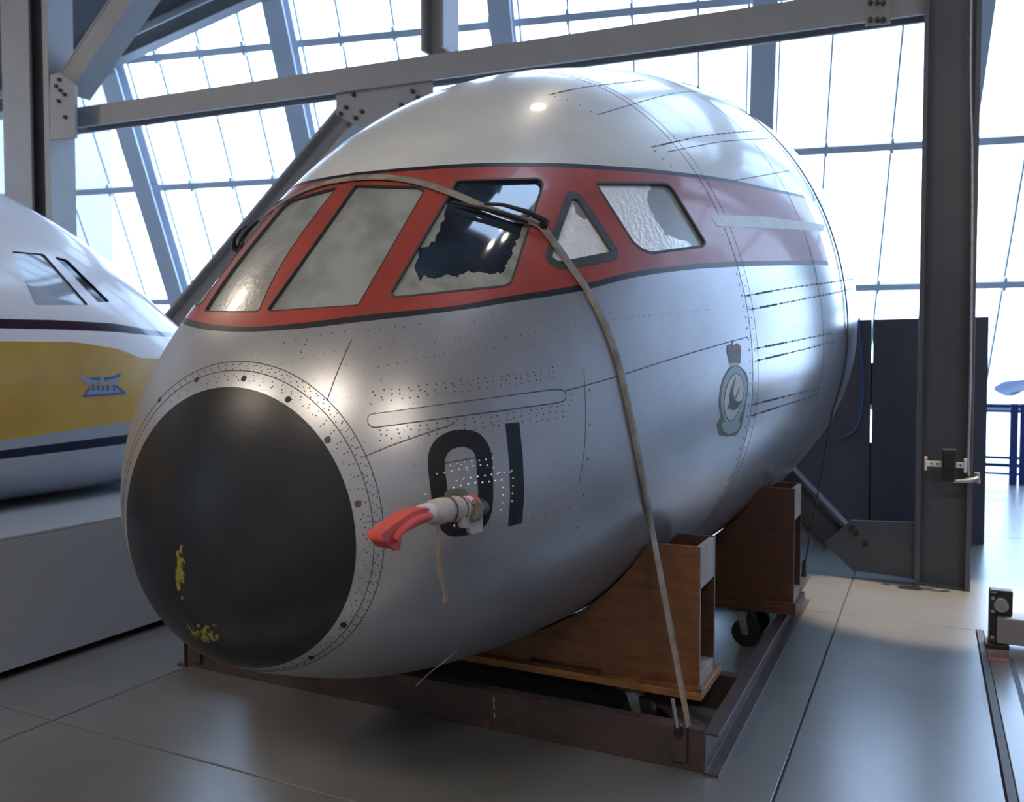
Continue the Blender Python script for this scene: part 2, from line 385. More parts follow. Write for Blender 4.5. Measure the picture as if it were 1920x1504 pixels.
for a in MUL: MB().bar(G(a, 0, .02), G(a, min(btop(a)+.3, 11.6), .02), .016, .03, gw).build('mullion', steellight, win)
for b in BL[1:]:
    a0 = -17.8 if b < 7 else (-14.3 if b < 9 else -8.)
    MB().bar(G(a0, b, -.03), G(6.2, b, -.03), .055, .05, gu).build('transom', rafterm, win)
edges = sorted(RAF+[a for a in MUL])
cols = [a for i, a in enumerate(MUL)]
for r0, r1 in zip(RAF[:-1], RAF[1:]):
    n_ = round((r1-r0)/.9); q = [r0+.20]+[r0+(r1-r0)*k/n_ for k in range(1, n_)]+[r1-.24]
    for a0, a1 in zip(q[:-1], q[1:]):
        for b0, b1 in zip(BL[:-1], BL[1:]):
            if b0 > btop(a0)+.5: continue
            if b0 > 9.6 and a0 < -8: continue
            MB().add([G(a0+.01, b0+.02, .03), G(a1-.01, b0+.02, .03), G(a1-.01, b1-.02, .03), G(a0+.01, b1-.02, .03)], [(0, 1, 2, 3)]).build('pane', pane_m, win)
        for b in BL[1:-1]:
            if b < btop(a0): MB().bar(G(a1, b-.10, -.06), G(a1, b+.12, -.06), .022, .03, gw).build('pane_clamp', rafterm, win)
# roof deck over the hall, its edge rising along the glazing
roofm = M('dark_roof_deck', (.10, .095, .10), (.08, .078, .085), 1.5, .8)
ceil = root('ceiling', (0, 0, 8), kind='structure')
e0, e1, e2 = G(-19, btop(-19), -.05), G(-2, btop(-2), -.05), G(9.5, btop(-2), -.05)
D = np.array([0, -26., 0])
MB().prism([e0, e1, e1+D, e0+D], (0, 0, .25)).build('roof_deck', roofm, ceil)
def cutwall(name, m, parent, O, U, V, N, holes):
    """flat wall or deck spanned by U and V with rectangular openings (u0, u1, v0, v1 in 0..1), each glazed"""
    O, U, V, N = (np.array(k, float) for k in (O, U, V, N)); us = sorted({0, 1, *[h[i] for h in holes for i in (0, 1)]}); vs_ = sorted({0, 1, *[h[i] for h in holes for i in (2, 3)]}); mb = MB()
    for a, b in zip(us[:-1], us[1:]):
        for c, d in zip(vs_[:-1], vs_[1:]):
            if any(h[0] <= a and b <= h[1] and h[2] <= c and d <= h[3] for h in holes): continue
            mb.prism([O+U*a+V*c, O+U*b+V*c, O+U*b+V*d, O+U*a+V*d], N)
    o = mb.build(name, m, parent)
    for h in holes:
        P_ = [O+U*h[0]+V*h[2], O+U*h[1]+V*h[2], O+U*h[1]+V*h[3], O+U*h[0]+V*h[3]]; MB().add([p+N*.5 for p in P_], [(0, 1, 2, 3)]).build('pane', pane_m, o)
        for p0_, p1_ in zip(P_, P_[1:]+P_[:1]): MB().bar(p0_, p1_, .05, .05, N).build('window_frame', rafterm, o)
    return o
Uc, Wc = e2-e1, e1[0]
fx = lambda x: (x-e1[0])/(e2[0]-e1[0])
fy = lambda x, y: (y-(e1[1]+(e2[1]-e1[1])*fx(x)))/D[1]
cutwall('roof_deck', roofm, ceil, e1, e2-e1, D, (0, 0, .25), [(fx(-1.2), fx(1.5), fy(.3, 5.5), fy(.3, 3.0))])
for k in range(6):
    o = D*(.012+.09*k)+np.array([0, 0, -.16])
    MB().bar(e0+o, e1+o, .10, .16, (0, 1, 0)).build('roof_beam', steelgrey, ceil)
    if k < 2: MB().tube([e0+o+np.array([0, -.5, -.15]), e1+o+np.array([0, -.5, -.15])], .06, 10).build('roof_pipe', steelgrey, ceil)
wallm = M('hall_wall_paint', (.36, .37, .38), (.32, .33, .34), 1., .7)
tag(cutwall('wall_left', wallm, None, (-16, -9, -.2), (0, 22, 0), (0, 0, 10.7), (-.3, 0, 0), [(.42, .76, .42, .78)]), kind='structure')
tag(box('wall_right', wallm, None, 10, 10.3, -9, 19, -.2, 10.5, bevel=0), kind='structure')
tag(cutwall('wall_front', wallm, None, (-16, -9, -.2), (26, 0, 0), (0, 0, 10.7), (0, -.3, 0), [(.05, .13, .22, .60)]), kind='structure')

# ------------------------------------------------------------------ steel frame: columns, chord beam, braces and gussets
YF = 6.65
def column(xa, xb, yc, hy, top, ft, label, mt):
    t = root('steel_column', ((xa+xb)/2, yc, 0), label, 'column')
    box('flange', mt, t, xa, xa+ft, yc-hy, yc+hy, 0, top, bevel=.003)
    box('flange', mt, t, xb-ft, xb, yc-hy, yc+hy, 0, top, bevel=.003)
    box('web', mt, t, xa+ft, xb-ft, yc-.06, yc-.035, 0, top, bevel=0)
    return t
column(-.065, .275, 6.66, .22, 9.6, .032, 'heavy grey steel H column standing right of the cockpit section', darksteel)
t = root('steel_column', (-9.3, YF, 0), 'grey built-up steel column rising behind the yellow and white aircraft', 'column')
box('cover_plate', steelgrey, t, -9.68, -9.19, 6.40, 6.43, 0, 7.3, bevel=.003)
box('web', steelgrey, t, -9.45, -8.96, 6.60, 6.63, 0, 7.3, bevel=0)
box('stiffener', steelgrey, t, -9.45, -9.42, 6.43, 6.60, 0, 7.3, bevel=0)
box('flange', steelgrey, t, -8.96, -8.87, 6.40, 6.72, 0, 7.3, bevel=.003)
# chord beam
bL0, bL1, bR0, bR1 = PY((140, 205), YF), PY((140, 239), YF), PY((1735, -36), YF), PY((1735, 28), YF)
cb = root('chord_beam', (bL0+bR0)/2-np.array([0, 0, .1]), 'long grey steel beam crossing above the cockpit section between columns', 'beam')
mL, mR = (bL0+bL1)/2, (bR0+bR1)/2; hb = np.linalg.norm(bL0-bL1)/2
for dy in (0, .15): MB().bar(mL+np.array([-.55 if dy else 0, dy, 0]), mR+np.array([-.0, dy, 0]), hb+.01, .014, (0, 0, 1)).build('flange', steelgrey, cb)
MB().bar(mL+np.array([0, .075, 0]), mR+np.array([0, .075, 0]), .010, .06, (0, 0, 1)).build('web', steelgrey, cb)
def ypoly(px, y): return [PY(q, y) for q in px]
MB().prism(ypoly([(1622, -20), (1670, -24), (1670, 44), (1622, 48)], YF-.03), (0, .012, 0)).build('splice_plate', steelgrey, cb)
def bolts(pxs, y, parent, r=.017):
    mb = MB()
    for q in pxs:
        p = PY(q, y); b = MB().cyl(p, p+np.array([0, -.03, 0]), r, 6).build('bolt', darkmetal, parent)
bolts([(1632, 6), (1645, 6), (1656, 6), (1632, 38), (1645, 38), (1656, 38)], YF-.03, cb)
# middle gusset and the brace running down from it
g = root('gusset_plate', PY((720, 200), YF), 'bolted grey gusset plate under the chord beam behind the white roof', 'plate')
MB().prism(ypoly([(630, 172), (809, 148), (812, 215), (760, 250), (690, 246), (630, 215)], YF+.02), (0, .03, 0)).build('plate', steelgrey, g)
bolts([(664, 178), (650, 202), (640, 214), (680, 210), (668, 222), (656, 236), (775, 172), (785, 184), (754, 198)], YF+.02, g, .02)
a, b = PY((668, 215), YF+.185), PY((318, 628), YF+.185)
br = root('diagonal_brace', (a+b)/2, 'grey diagonal steel brace seen past the windscreen, falling left', 'brace')
sd = np.array([b[2]-a[2], 0, a[0]-b[0]])
MB().bar(a, b, .125, .012, sd).build('web', steelgrey, br)
for k in (-1, 1):
    of = sd/np.linalg.norm(sd)*.12*k
    MB().bar(a+of, b+of, .014, .12, sd).build('flange', steelgrey, br)
# hanger above the beam
h0, h1 = PY((825, -60), YF+.17), PY((825, 101), YF+.17)
h0 = h1+(h0-h1)/(h0-h1)[2]*(8.6-h1[2])
hg = root('beam_hanger', h1, 'short grey vertical hanger rising from the chord beam', 'beam')
for dx in (-.105, .105): MB().bar(h0+np.array([dx, 0, 0]), h1+np.array([dx, 0, 0]), .014, .14, (1, 0, 0)).build('flange', steelgrey, hg)
MB().bar(h0, h1, .10, .012, (1, 0, 0)).build('web', steelgrey, hg)
# left gusset and upper brace
g = root('gusset_plate', PY((117, 200), YF-.24), 'bolted grey gusset plate on the column behind the yellow aircraft', 'plate')
MB().prism(ypoly([(94, 140), (112, 136), (141, 160), (141, 258), (94, 262)], YF-.26), (0, .03, 0)).build('plate', steelgrey, g)
bolts([(107, 162), (115, 170), (123, 178), (113, 150), (112, 190), (124, 220)], YF-.26, g, .02)
a, b = PY((120, 160), YF-.1), PY((262, -48), YF-.1)
b = a+(b-a)*(7.3-a[2])/(b-a)[2]
br = root('diagonal_brace', a, 'grey box brace climbing from the left column gusset to the roof', 'brace')
sd = np.array([b[2]-a[2], 0, a[0]-b[0]])
MB().bar(a, b, .135, .014, sd).build('web', steelgrey, br)
for k in (-1, 1):
    of = sd/np.linalg.norm(sd)*.13*k
    MB().bar(a+of+np.array([0, .12, 0]), b+of+np.array([0, .12, 0]), .012, .14, sd).build('flange', steelgrey, br)
# foot gusset and brace at the right column
g = root('gusset_plate', PY((1650, 1090), 6.57), 'dark grey base gusset plate at the foot of the right column', 'plate')
MB().prism(ypoly([(1546, 1017), (1596, 976), (1716, 980), (1716, 1086), (1598, 1070)], 6.555), (0, .03, 0)).build('plate', darksteel, g)
bolts([(1597, 990), (1606, 1000), (1622, 1020)], 6.555, g, .018)
a, b = PY((1572, 1010), 6.72), PY((1380, 808), 6.72)
br = root('diagonal_brace', a, 'grey diagonal brace rising left from the right column foot', 'brace')
sd = np.array([b[2]-a[2], 0, a[0]-b[0]])
MB().bar(a, b, .12, .012, sd).build('web', darksteel, br)
for k in (-1, 1):
    of = sd/np.linalg.norm(sd)*.115*k
    MB().bar(a+of-np.array([0, .03, 0]), b+of-np.array([0, .03, 0]), .013, .09, sd).build('flange', darksteel, br)
# dark partition behind the column
pt = root('wall_back', (-.2, 8.3, 0), kind='structure')
box('panel', panelgrey, pt, -1.75, -.462, 8.26, 8.32, .0, 1.935, bevel=.004)
box('panel', panelgrey, pt, -.449, .452, 8.26, 8.32, .0, 1.935, bevel=.004)
for z0, z1 in ((0, .83), (1.17, 1.55)): box('gap_light_block', panelgrey, pt, -.49, -.42, 8.321, 8.345, z0, z1, bevel=.002)  # unseen strips added behind the panel gap to block parts of its light
# fittings on the right column
yw = 6.42
t = root('mounting_rail', PY((1775, 870), yw), 'white perforated strip clamped across the right column', 'bracket')
whitemetal = M('white_enamel', (.72, .73, .72), None, rough=.45)
p, q = PY((1736, 869), yw-.02), PY((1810, 873), yw-.02)
MB().obox((p+q)/2, (q-p)/2, (0, .006, 0), (0, 0, .018)).build('strip', whitemetal, t)
for e in (p, q): MB().obox(e, (.008, 0, 0), (0, .02, 0), (0, 0, .045)).build('end_clamp', whitemetal, t)
for f in (.14, .30, .74, .88):
    c = p+(q-p)*f; MB().cyl(c+np.array([0, -.0062, 0]), c+np.array([0, -.0075, 0]), .007, 12).build('hole', darkmetal, t)
t = root('sensor_box', PY((1778, 897), yw-.05), 'small black box hung on the white strip', 'box')
c = PY((1779, 871), yw-.06); MB().obox(c, (.042, 0, 0), (0, .035, 0), (0, 0, .105)).build('housing', rubber, t, .008)
MB().obox(c+np.array([0, -.036, .03]), (.03, 0, 0), (0, .003, 0), (0, 0, .05)).build('lid', darkmetal, t, .002)
t = root('lever_handle', PY((1815, 900), yw-.05), 'grey lever handle below the black box on the right column', 'handle')
MB().tube([PY((1788, 903), yw-.05), PY((1805, 902), yw-.06), PY((1825, 900), yw-.06), PY((1834, 897), yw-.05)], [.010, .013, .016, .016], 10).build('lever', galv, t)
MB().cyl(PY((1832, 886), yw-.03), PY((1833, 906), yw-.03), .016, 12).build('pivot', galv, t)
t = MB().tube(smoothline([PY((1822, -30), yw-.012)+np.array([0, 0, 4.5])]+[PY(q, yw-.012) for q in [(1822, -30), (1823, 300), (1821, 560), (1820, 640), (1819, 720), (1817, 800), (1815, 860), (1816, 892)]], .1), .008, 8).build('cable', galv)
tag(t, 'pale grey cable running down the right column edge', 'cable')
t = MB().tube(smoothline([np.array([PY((1611, 600), 8.25)[0], 8.29, 1.946])]+[PY(q, 8.249) for q in [(1611, 598), (1611, 610), (1617, 680), (1619, 730), (1614, 780), (1600, 810), (1570, 824)]], .04), .010, 8).build('cord', M('blue_cord', (.05, .12, .33), None, rough=.6))
tag(t, 'thin blue cord hanging down the dark partition panel', 'cord')
# barrier beam with bracket on the right
t = root('barrier_beam', (1.2, 5.35, 0), 'grey steel beam lying on the brown concrete strip with black end bracket', 'beam')
c0 = PZ((1868, 1210), .02)
box('beam', steelgrey, t, c0[0], c0[0]+2.2, c0[1], c0[1]+.16, .03, .17, bevel=.006)
box('bracket_post', darkmetal, t, c0[0]-.035, c0[0]-.002, c0[1]+.01, c0[1]+.10, .006, .30, bevel=.003)
box('bracket_head', darkmetal, t, c0[0]-.035, c0[0]+.075, c0[1]+.03, c0[1]+.10, .175, .31, bevel=.006)
MB().cyl((c0[0]+.02, c0[1]+.03, .235), (c0[0]+.02, c0[1]+.0, .235), .035, 20).build('roller', galv, t)
box('bracket_foot', darkmetal, t, c0[0]-.05, c0[0]+.06, c0[1]-.02, c0[1]+.12, .0045, .028, bevel=.002)
for dz in (.06, .20, .27): MB().cyl((c0[0]-.02, c0[1]+.01, dz), (c0[0]-.02, c0[1]-.004, dz), .009, 8).build('bolt', galv, t)
# blue barrier far behind
bluem = M('blue_paint', (.012, .035, .20), None, rough=.4)
b0 = PZ((1902, 908)); yb = b0[1]
t = root('blue_barrier', (b0[0], yb, 0), 'dark blue steel barrier far off beyond the right column', 'barrier')
for px, w in ((1900, .045), (1917, .035)):
    x = PY((px, 850), yb)[0]; box('post', bluem, t, x-w, x+w, yb-.04, yb+.04, 0, PY((1890, 757), yb)[2], bevel=.005)
for py, hz in ((761, .022), (771, .018), (858, .018), (872, .022), (888, .014)):
    z = PY((1880, py), yb+.05)[2]; xl = PY((1838, py), yb)[0]
    box('rail', bluem, t, xl, xl+3.2, yb+.02, yb+.07, z-hz, z+hz, bevel=.004)
x = b0[0]+2.4; box('post', bluem, t, x-.04, x+.04, yb-.04, yb+.04, 0, PY((1890, 757), yb)[2], bevel=.005)
# outdoors: snow, snow bank, a parked car
snow = M('snow', (.80, .82, .85), (.70, .73, .78), .3, .8)
tag(box('ground', snow, None, -90, 70, 20.5, 130, -.3, -.1, bevel=0), kind='structure')
sb = MB(); xs = np.linspace(-2, 16, 60)
prof = [(np.array([x, 36+dy, -.1+hh*(.85+.2*math.sin(x*1.7)+.12*math.sin(x*4.1))]), ) for x in xs for dy, hh in ((-1.6, 0), (-.9, .55), (-.2, .95), (.6, 1.0), (1.4, .55), (2.1, 0))]
sb.add([p[0] for p in prof], [(i*6+k, (i+1)*6+k, (i+1)*6+k+1, i*6+k+1) for i in range(59) for k in range(5)], 0, True)
tag(sb.build('snow_bank', snow), 'low white snow bank outside beyond the blue barrier', 'snow bank', kind='stuff')
car = root('parked_car', (4.6, 40, 0), 'grey car parked outside in the snow, far beyond the right column', 'car')
cm = M('grey_car_paint', (.035, .045, .075), None, rough=.3, coat=.5); cg = M('car_window_glass', (.03, .04, .06), None, rough=.1)
cp = [(-2.2, .35), (-2.25, .75), (-1.9, .98), (-1.1, 1.08), (-.45, 1.5), (.3, 1.62), (1.2, 1.55), (1.8, 1.12), (2.25, 1.0), (2.3, .4)]
MB().prism([(4.6+x, 39.1, z) for x, z in cp], (0, 1.75, 0), 0).build('body', cm, car, .06)
MB().prism([(4.6+x, 39.08, z) for x, z in [(-1.0, 1.1), (-.42, 1.43), (.2, 1.53), (.2, 1.08)]], (0, .03, 0)).build('side_window', cg, car)
MB().prism([(4.6+x, 39.08, z) for x, z in [(.28, 1.08), (.28, 1.53), (1.15, 1.47), (1.62, 1.1)]], (0, .03, 0)).build('side_window', cg, car)
for x in (-1.4, 1.4): MB().cyl((4.6+x, 39.05, .24), (4.6+x, 39.28, .24), .34, 20).build('wheel', rubber, car)

# ------------------------------------------------------------------ the cockpit section
B = Loft(-1.9878, 1.9144, 4.497,
    [0, .3599, .6593, .9631, 1.2714, 1.5008, 1.6627, 1.7766, 1.7985], [0, .3424, .566, .7691, .9674, 1.1254, 1.2534, 1.3702, 1.4693],
    [0, .3566, .6924, .8811, 1.0463, 1.2082, 1.3717, 1.5035, 1.5389], [.8004, .9337, 1.0383, 1.1257, 1.2536, 1.3868, 1.5124, 1.6473, 1.7963])
HALF = math.pi/2
def hitpoly(px, step=9., rnd=0, lf=B): return lf.hits(resample(roundpoly(px, rnd) if rnd else px, step, True))
def hitline(px, step=10., smooth=True, lf=B): return lf.hits(smoothline(px, step) if smooth else resample(px, step))
U_T = [(655, 325), (745, 316), (854, 308), (945, 305), (1053, 306), (1140, 311), (1231, 318), (1350, 333), (1427, 349), (1502, 365)]
U_B = [(655, 330), (745, 322), (854, 315), (945, 313), (1053, 314), (1140, 319), (1231, 326), (1350, 340), (1427, 355), (1502, 370)]
L_T = [(488, 613), (578, 604), (689, 590), (854, 573), (949, 556), (1082, 535), (1186, 510), (1282, 497), (1366, 491), (1455, 489), (1536, 488)]
L_B = [(488, 622), (578, 615), (689, 602), (854, 583), (949, 568), (1082, 547), (1186, 521), (1282, 507), (1366, 501), (1455, 498), (1538, 497)]
def paintline(px):
    c = [(v, min(t, HALF-1e-3)) for v, t in hitline(px, 14)]; c[0] = (c[0][0], HALF)
    out = [c[0]]
    for q in c[1:]:
        if q[0] > out[-1][0]+1e-4: out.append(q)
    return out
ut, ub, lt, lb = map(paintline, (U_T, U_B, L_T, L_B))
vend = B.hit((1541, 450))[0]
def cut(c): 
    c = [q for q in c if q[0] < vend-1e-3]; a = np.array(c); k = np.polyfit(a[-6:, 0], a[-6:, 1], 1); return c+[(vend, float(np.polyval(k, vend)))]
lt, lb, ub = cut(lt), cut(lb), cut(ub)
a_ = np.array(ut); k_ = np.polyfit(a_[-6:, 0], a_[-6:, 1], 1); ut = ut+[(1., float(np.polyval(k_, 1.)))]
def ev(c, v): c = np.array(c); return np.interp(v, c[:, 0], c[:, 1], left=9.)
v396 = float(B.v_of(3.96)); rearline = [(v396, float(x)) for x in np.linspace(-HALF, float(ev(lb, np.array([v396]))[0]), 40)]
def zone(v, t):
    z = np.zeros(len(v), int); inn = v < vend
    z[(t > ev(lb, v)) & inn] = 1; z[(t > ev(lt, v)) & inn] = 2; z[(t > ev(ub, v)) & (v > ub[0][0])] = 1; z[(t > ev(ut, v)) & (v > ut[0][0])] = 3
    z[(v >= vend) & (z != 3)] = 0
    z[(z == 0) & (v > v396)] = 4
    return z
WB = hitpoly([(500, 581), (666, 346), (786, 349), (797, 357), (672, 573), (505, 584)], 10, 6)
WC = hitpoly([(730, 550), (842, 362), (855, 337), (1011, 333), (1021, 344), (961, 530), (949, 538), (740, 559)], 10, 7)
WD = hitpoly([(1064, 356), (1088, 362), (1161, 472), (1155, 488), (1048, 508), (1022, 488), (1024, 468)], 7, 14)
WE = hitpoly([(1114, 341), (1250, 342), (1262, 352), (1325, 455), (1320, 464), (1222, 477), (1204, 470), (1186, 455)], 9, 7)
VR = float(B.v_of(2.0410)); VR2 = VR
ring_end = (vend, ev(lb, vend)), (vend, ev(ub, vend))
endline = [(vend, float(x)) for x in np.linspace(float(ev(lb, np.array([vend]))[0]), float(ev(ut, np.array([vend]))[0]), 8)]
nose = skin(B, VR, 1., 74, 78, [ut, ub, lt, lb, endline, rearline], [WB, WC, WD, WE], zone, [silver, blackp, redp, whitep, silver3], 'cockpit_section')
tag(nose, 'silver, red and white aircraft nose section with black nose cone resting on a wooden cradle', 'aircraft')
# blunt black nose cone
nc = MB(); nv, nt = 40, 96
vs = np.linspace(0, VR, nv)**1.0; P = []
for i, v in enumerate(vs):
    th = np.linspace(0, 2*math.pi, nt, endpoint=False); P += list(B.pos(np.full(nt, max(v, 1e-4)), th)+B.nrm(np.full(nt, max(v, .01)), th)*.001)
fs = [(i*nt+j, (i+1)*nt+j, (i+1)*nt+(j+1) % nt, i*nt+(j+1) % nt) for i in range(nv-1) for j in range(nt)]
nc.add(P, fs, 0, True)
lip = B.pos(np.full(nt, VR), th)-B.nrm(np.full(nt, VR), th)*.004
o = len(nc.v); nc.add(list(P[-nt:])+list(lip), [(j, j+nt, (j+1) % nt+nt, (j+1) % nt) for j in range(nt)])
conem = M('matt_black_cone', (.011, .012, .015), (.019, .019, .020), 5., .31, 0., .03, 60., spec=.4, detail=9.)
N_ = conem.node_tree.nodes; L_ = conem.node_tree.links; bs = N_['Principled BSDF']          # yellow paint scuffs low on the cone
def scuff(center, rad, base, lo, scale):
    tc = N_.new('ShaderNodeTexCoord'); d = N_.new('ShaderNodeVectorMath'); d.operation = 'SUBTRACT'; d.inputs[1].default_value = center; L_.new(tc.outputs['Object'], d.inputs[0])
    mp = N_.new('ShaderNodeVectorMath'); mp.operation = 'MULTIPLY'; mp.inputs[1].default_value = [1/r for r in rad]; L_.new(d.outputs[0], mp.inputs[0])
    ln = N_.new('ShaderNodeVectorMath'); ln.operation = 'LENGTH'; L_.new(mp.outputs[0], ln.inputs[0])
    ns = N_.new('ShaderNodeTexNoise'); ns.inputs['Scale'].default_value = scale; ns.inputs['Detail'].default_value = 8; L_.new(tc.outputs['Object'], ns.inputs['Vector'])
    sb_ = N_.new('ShaderNodeMath'); sb_.operation = 'MULTIPLY_ADD'; sb_.inputs[1].default_value = -.35; L_.new(ln.outputs['Value'], sb_.inputs[0]); L_.new(ns.outputs[0], sb_.inputs[2])
    mr = N_.new('ShaderNodeMapRange'); mr.inputs[1].default_value = lo; mr.inputs[2].default_value = lo+.08; L_.new(sb_.outputs[0], mr.inputs[0])
    mx = N_.new('ShaderNodeMix'); mx.data_type = 'RGBA'; L_.new(mr.outputs[0], mx.inputs[0]); L_.new(base, mx.inputs[6]); mx.inputs[7].default_value = (.20, .17, .025, 1); return mx.outputs[2]
sk = bs.inputs['Base Color'].links[0].from_socket
q1 = B.pos(*B.hit((337, 1065)))[0]; q2 = B.pos(*B.hit((385, 1190)))[0]
sk = scuff(tuple(q1), (.030, .05, .10), sk, .26, 48); sk = scuff(tuple(q2), (.12, .09, .06), sk, .36, 60); L_.new(sk, bs.inputs['Base Color'])
cone = nc.build('nose_cone', conem, nose); cone['label'] = 'matt black nose cone with yellow scuffs'
# closing bulkhead at the cut rear end
th = np.linspace(0, 2*math.pi, 96, endpoint=False); R0 = B.pos(np.full(96, 1.), th)
MB().prism([p-np.array([0, .06, 0]) for p in (R0-np.array([B.x0, 0, 1.8]))*np.array([.985, 1, .985])+np.array([B.x0, 0, 1.8])], (0, .02, 0)).build('rear_bulkhead', plydark, nose)

# windows: rubber frame, pane, what is left of films and foils on it
cloud = M('clouded_pane', (.33, .345, .33), (.225, .235, .215), 6., .26, 0., .10, 45., spec=.6, coat=.15, detail=10.)
darkglass = M('dark_glass', (.012, .018, .03), (.03, .045, .07), 4., .05, 0., spec=.9)
film = M('peeling_film', (.30, .31, .27), (.20, .21, .18), 14., .5, 0., .25, 50., detail=10.)
foil = M('crinkled_foil', (.95, .96, .97), (.88, .89, .87), 9., .22, .08, .8, 42., coat=.8)
gpane = M('grey_pane', (.30, .31, .30), (.25, .26, .26), 4., .35, 0., .04, 20.)
frame_r = M('window_rubber', (.045, .045, .045), None, rough=.6); frame_m = M('grey_window_ring', (.07, .073, .078), (.055, .057, .06), 20., .5, .2)
def inset(poly, d):
    A = np.array(poly, float)*np.array([SV, 1]); n = len(A); out = []
    area = sum(A[i-1][0]*A[i][1]-A[i][0]*A[i-1][1] for i in range(n)); sgn = 1 if area > 0 else -1
    for i in range(n):
        t = A[(i+1) % n]-A[i-1]; t /= np.linalg.norm(t)+1e-9; out.append((A[i]+sgn*d*np.array([-t[1], t[0]]))/np.array([SV, 1]))
    return [tuple(p) for p in out]
def window(poly, w, fm, pm, mirror, films=(), depth=.012):
    mb = MB(); A = np.array(poly); I = np.array(inset(poly, w)); n = len(A)
    rows = [(A, -.001), (A, .0012), (I, .0012), (I, -depth-.004)]
    vs = np.concatenate([B.pos(q[:, 0], q[:, 1])+B.nrm(q[:, 0], q[:, 1])*o for q, o in rows])
    if mirror: vs[:, 0] = 2*B.x0-vs[:, 0]
    mb.add(vs, [(k*n+i, k*n+(i+1) % n, (k+1)*n+(i+1) % n, (k+1)*n+i) for k in range(3) for i in range(n)])
    fr = mb.build('window_frame', fm, nose)
    patch(B, inset(poly, w*.4), -depth, cell=.06, mirror=mirror).build('window_pane', pm, fr)
    for nm, fp, fmat, of in films: patch(B, fp, -depth+of, cell=.05, mirror=mirror).build(nm, fmat, fr)
def jag(px, amp, step=7.):
    return [q+RNG.normal(0, amp, 2) for q in resample(px, step)]
filmC = B.hits(resample([(840, 368), (734, 547), (742, 556), (947, 536), (958, 529), (1014, 360)], 12)+jag([(1006, 372), (985, 425), (970, 455), (958, 480), (945, 505), (935, 508), (913, 510), (889, 506), (868, 509), (855, 515), (835, 512), (816, 517), (799, 515), (788, 520), (777, 501), (783, 479), (786, 459), (805, 457), (821, 435), (830, 410), (838, 385)], 2.0))
zz = lambda pts: [(830+x/3.368, 280+y/3.368) for x, y in pts]
foilE = B.hits(resample(zz([(968, 214), (1200, 216)]), 9)+jag(zz([(1330, 225), (1305, 270), (1310, 330), (1350, 430), (1420, 530), (1500, 555), (1560, 570), (1585, 615)]), 1.5)+resample(zz([(1480, 628), (1335, 650), (1270, 628), (1210, 580), (968, 222)]), 9)[:-1])
blotD = B.hits(jag(zz([(838, 330), (866, 322), (905, 370), (935, 425), (890, 424), (855, 390)]), .8, 5))
for mir in (False, True):
    window(WB, .0045, frame_r, cloud, mir); window(WC, .008, frame_r, darkglass, mir, [('peeling_film', filmC, film, .0015)])
    window(WD, .030, frame_m, foil, mir, [('grey_patch', blotD, gpane, .002)]); window(WE, .008, frame_r, gpane, mir, [('foil', foilE, foil, .0015)])
# cream stripe in the red band
patch(B, B.hits(resample([(1331, 403), (1431, 406), (1546, 421), (1543, 434), (1440, 428), (1344, 424)], 14, True)), .0008, .0008).build('cheat_line', stripew, nose)
# digits
d0 = [(640+x/3.1333, 680+y/3.1333) for x, y in [(700, 392), (640, 400), (560, 440), (515, 510), (505, 590), (530, 800), (560, 950), (600, 1000), (640, 1022), (700, 1022), (770, 1005), (840, 970), (880, 900), (893, 800), (888, 560), (870, 490), (820, 420), (770, 398)]]
i0 = [(640+x/3.1333, 680+y/3.1333) for x, y in [(690, 497), (720, 494), (765, 510), (790, 545), (805, 760), (800, 870), (775, 905), (720, 920), (665, 915), (640, 890), (625, 760), (605, 590), (615, 545), (645, 510)]]
o_ = hitpoly(d0, 7, 14); n_ = hitpoly(i0, 7, 9)
k = int(np.argmin([abs(p[0]-n_[0][0])*SV+abs(p[1]-n_[0][1]) for p in o_])); o_ = o_[k:]+o_[:k]
bridge = o_+[o_[0]]; n_r = n_[::-1]; n_r = [n_r[-1]]+n_r[:-1]
eps = np.array([1e-5, 1e-5]); zero = [tuple(p) for p in o_]+[(o_[0][0]+2e-5, o_[0][1]+2e-5)]+[(n_[0][0]+2e-5, n_[0][1]+2e-5)]+[tuple(p) for p in n_[1:][::-1]]+[tuple(n_[0])]
patch(B, zero, .0009, .0009, cell=.04).build('digit', digitp, nose)
one = [(640+x/3.1333, 680+y/3.1333) for x, y in [(963, 358), (1045, 350), (1066, 560), (1074, 760), (1062, 943), (980, 963), (992, 800), (988, 600)]]
patch(B, hitpoly(one, 8), .0009, .0009, cell=.04).build('digit', digitp, nose)
# slot panel with rounded ends
slot = roundpoly([(689, 777), (1040, 729), (1061, 731), (1061, 752), (1045, 757), (700, 803), (689, 797)], 13, 6)
sp = hitpoly(slot, 9); sl = patch(B, sp, .0012, .0012).build('slot_seam', seamm, nose)
patch(B, inset(sp, .004), .0016, .0005).build('slot_strip', silver2, nose)
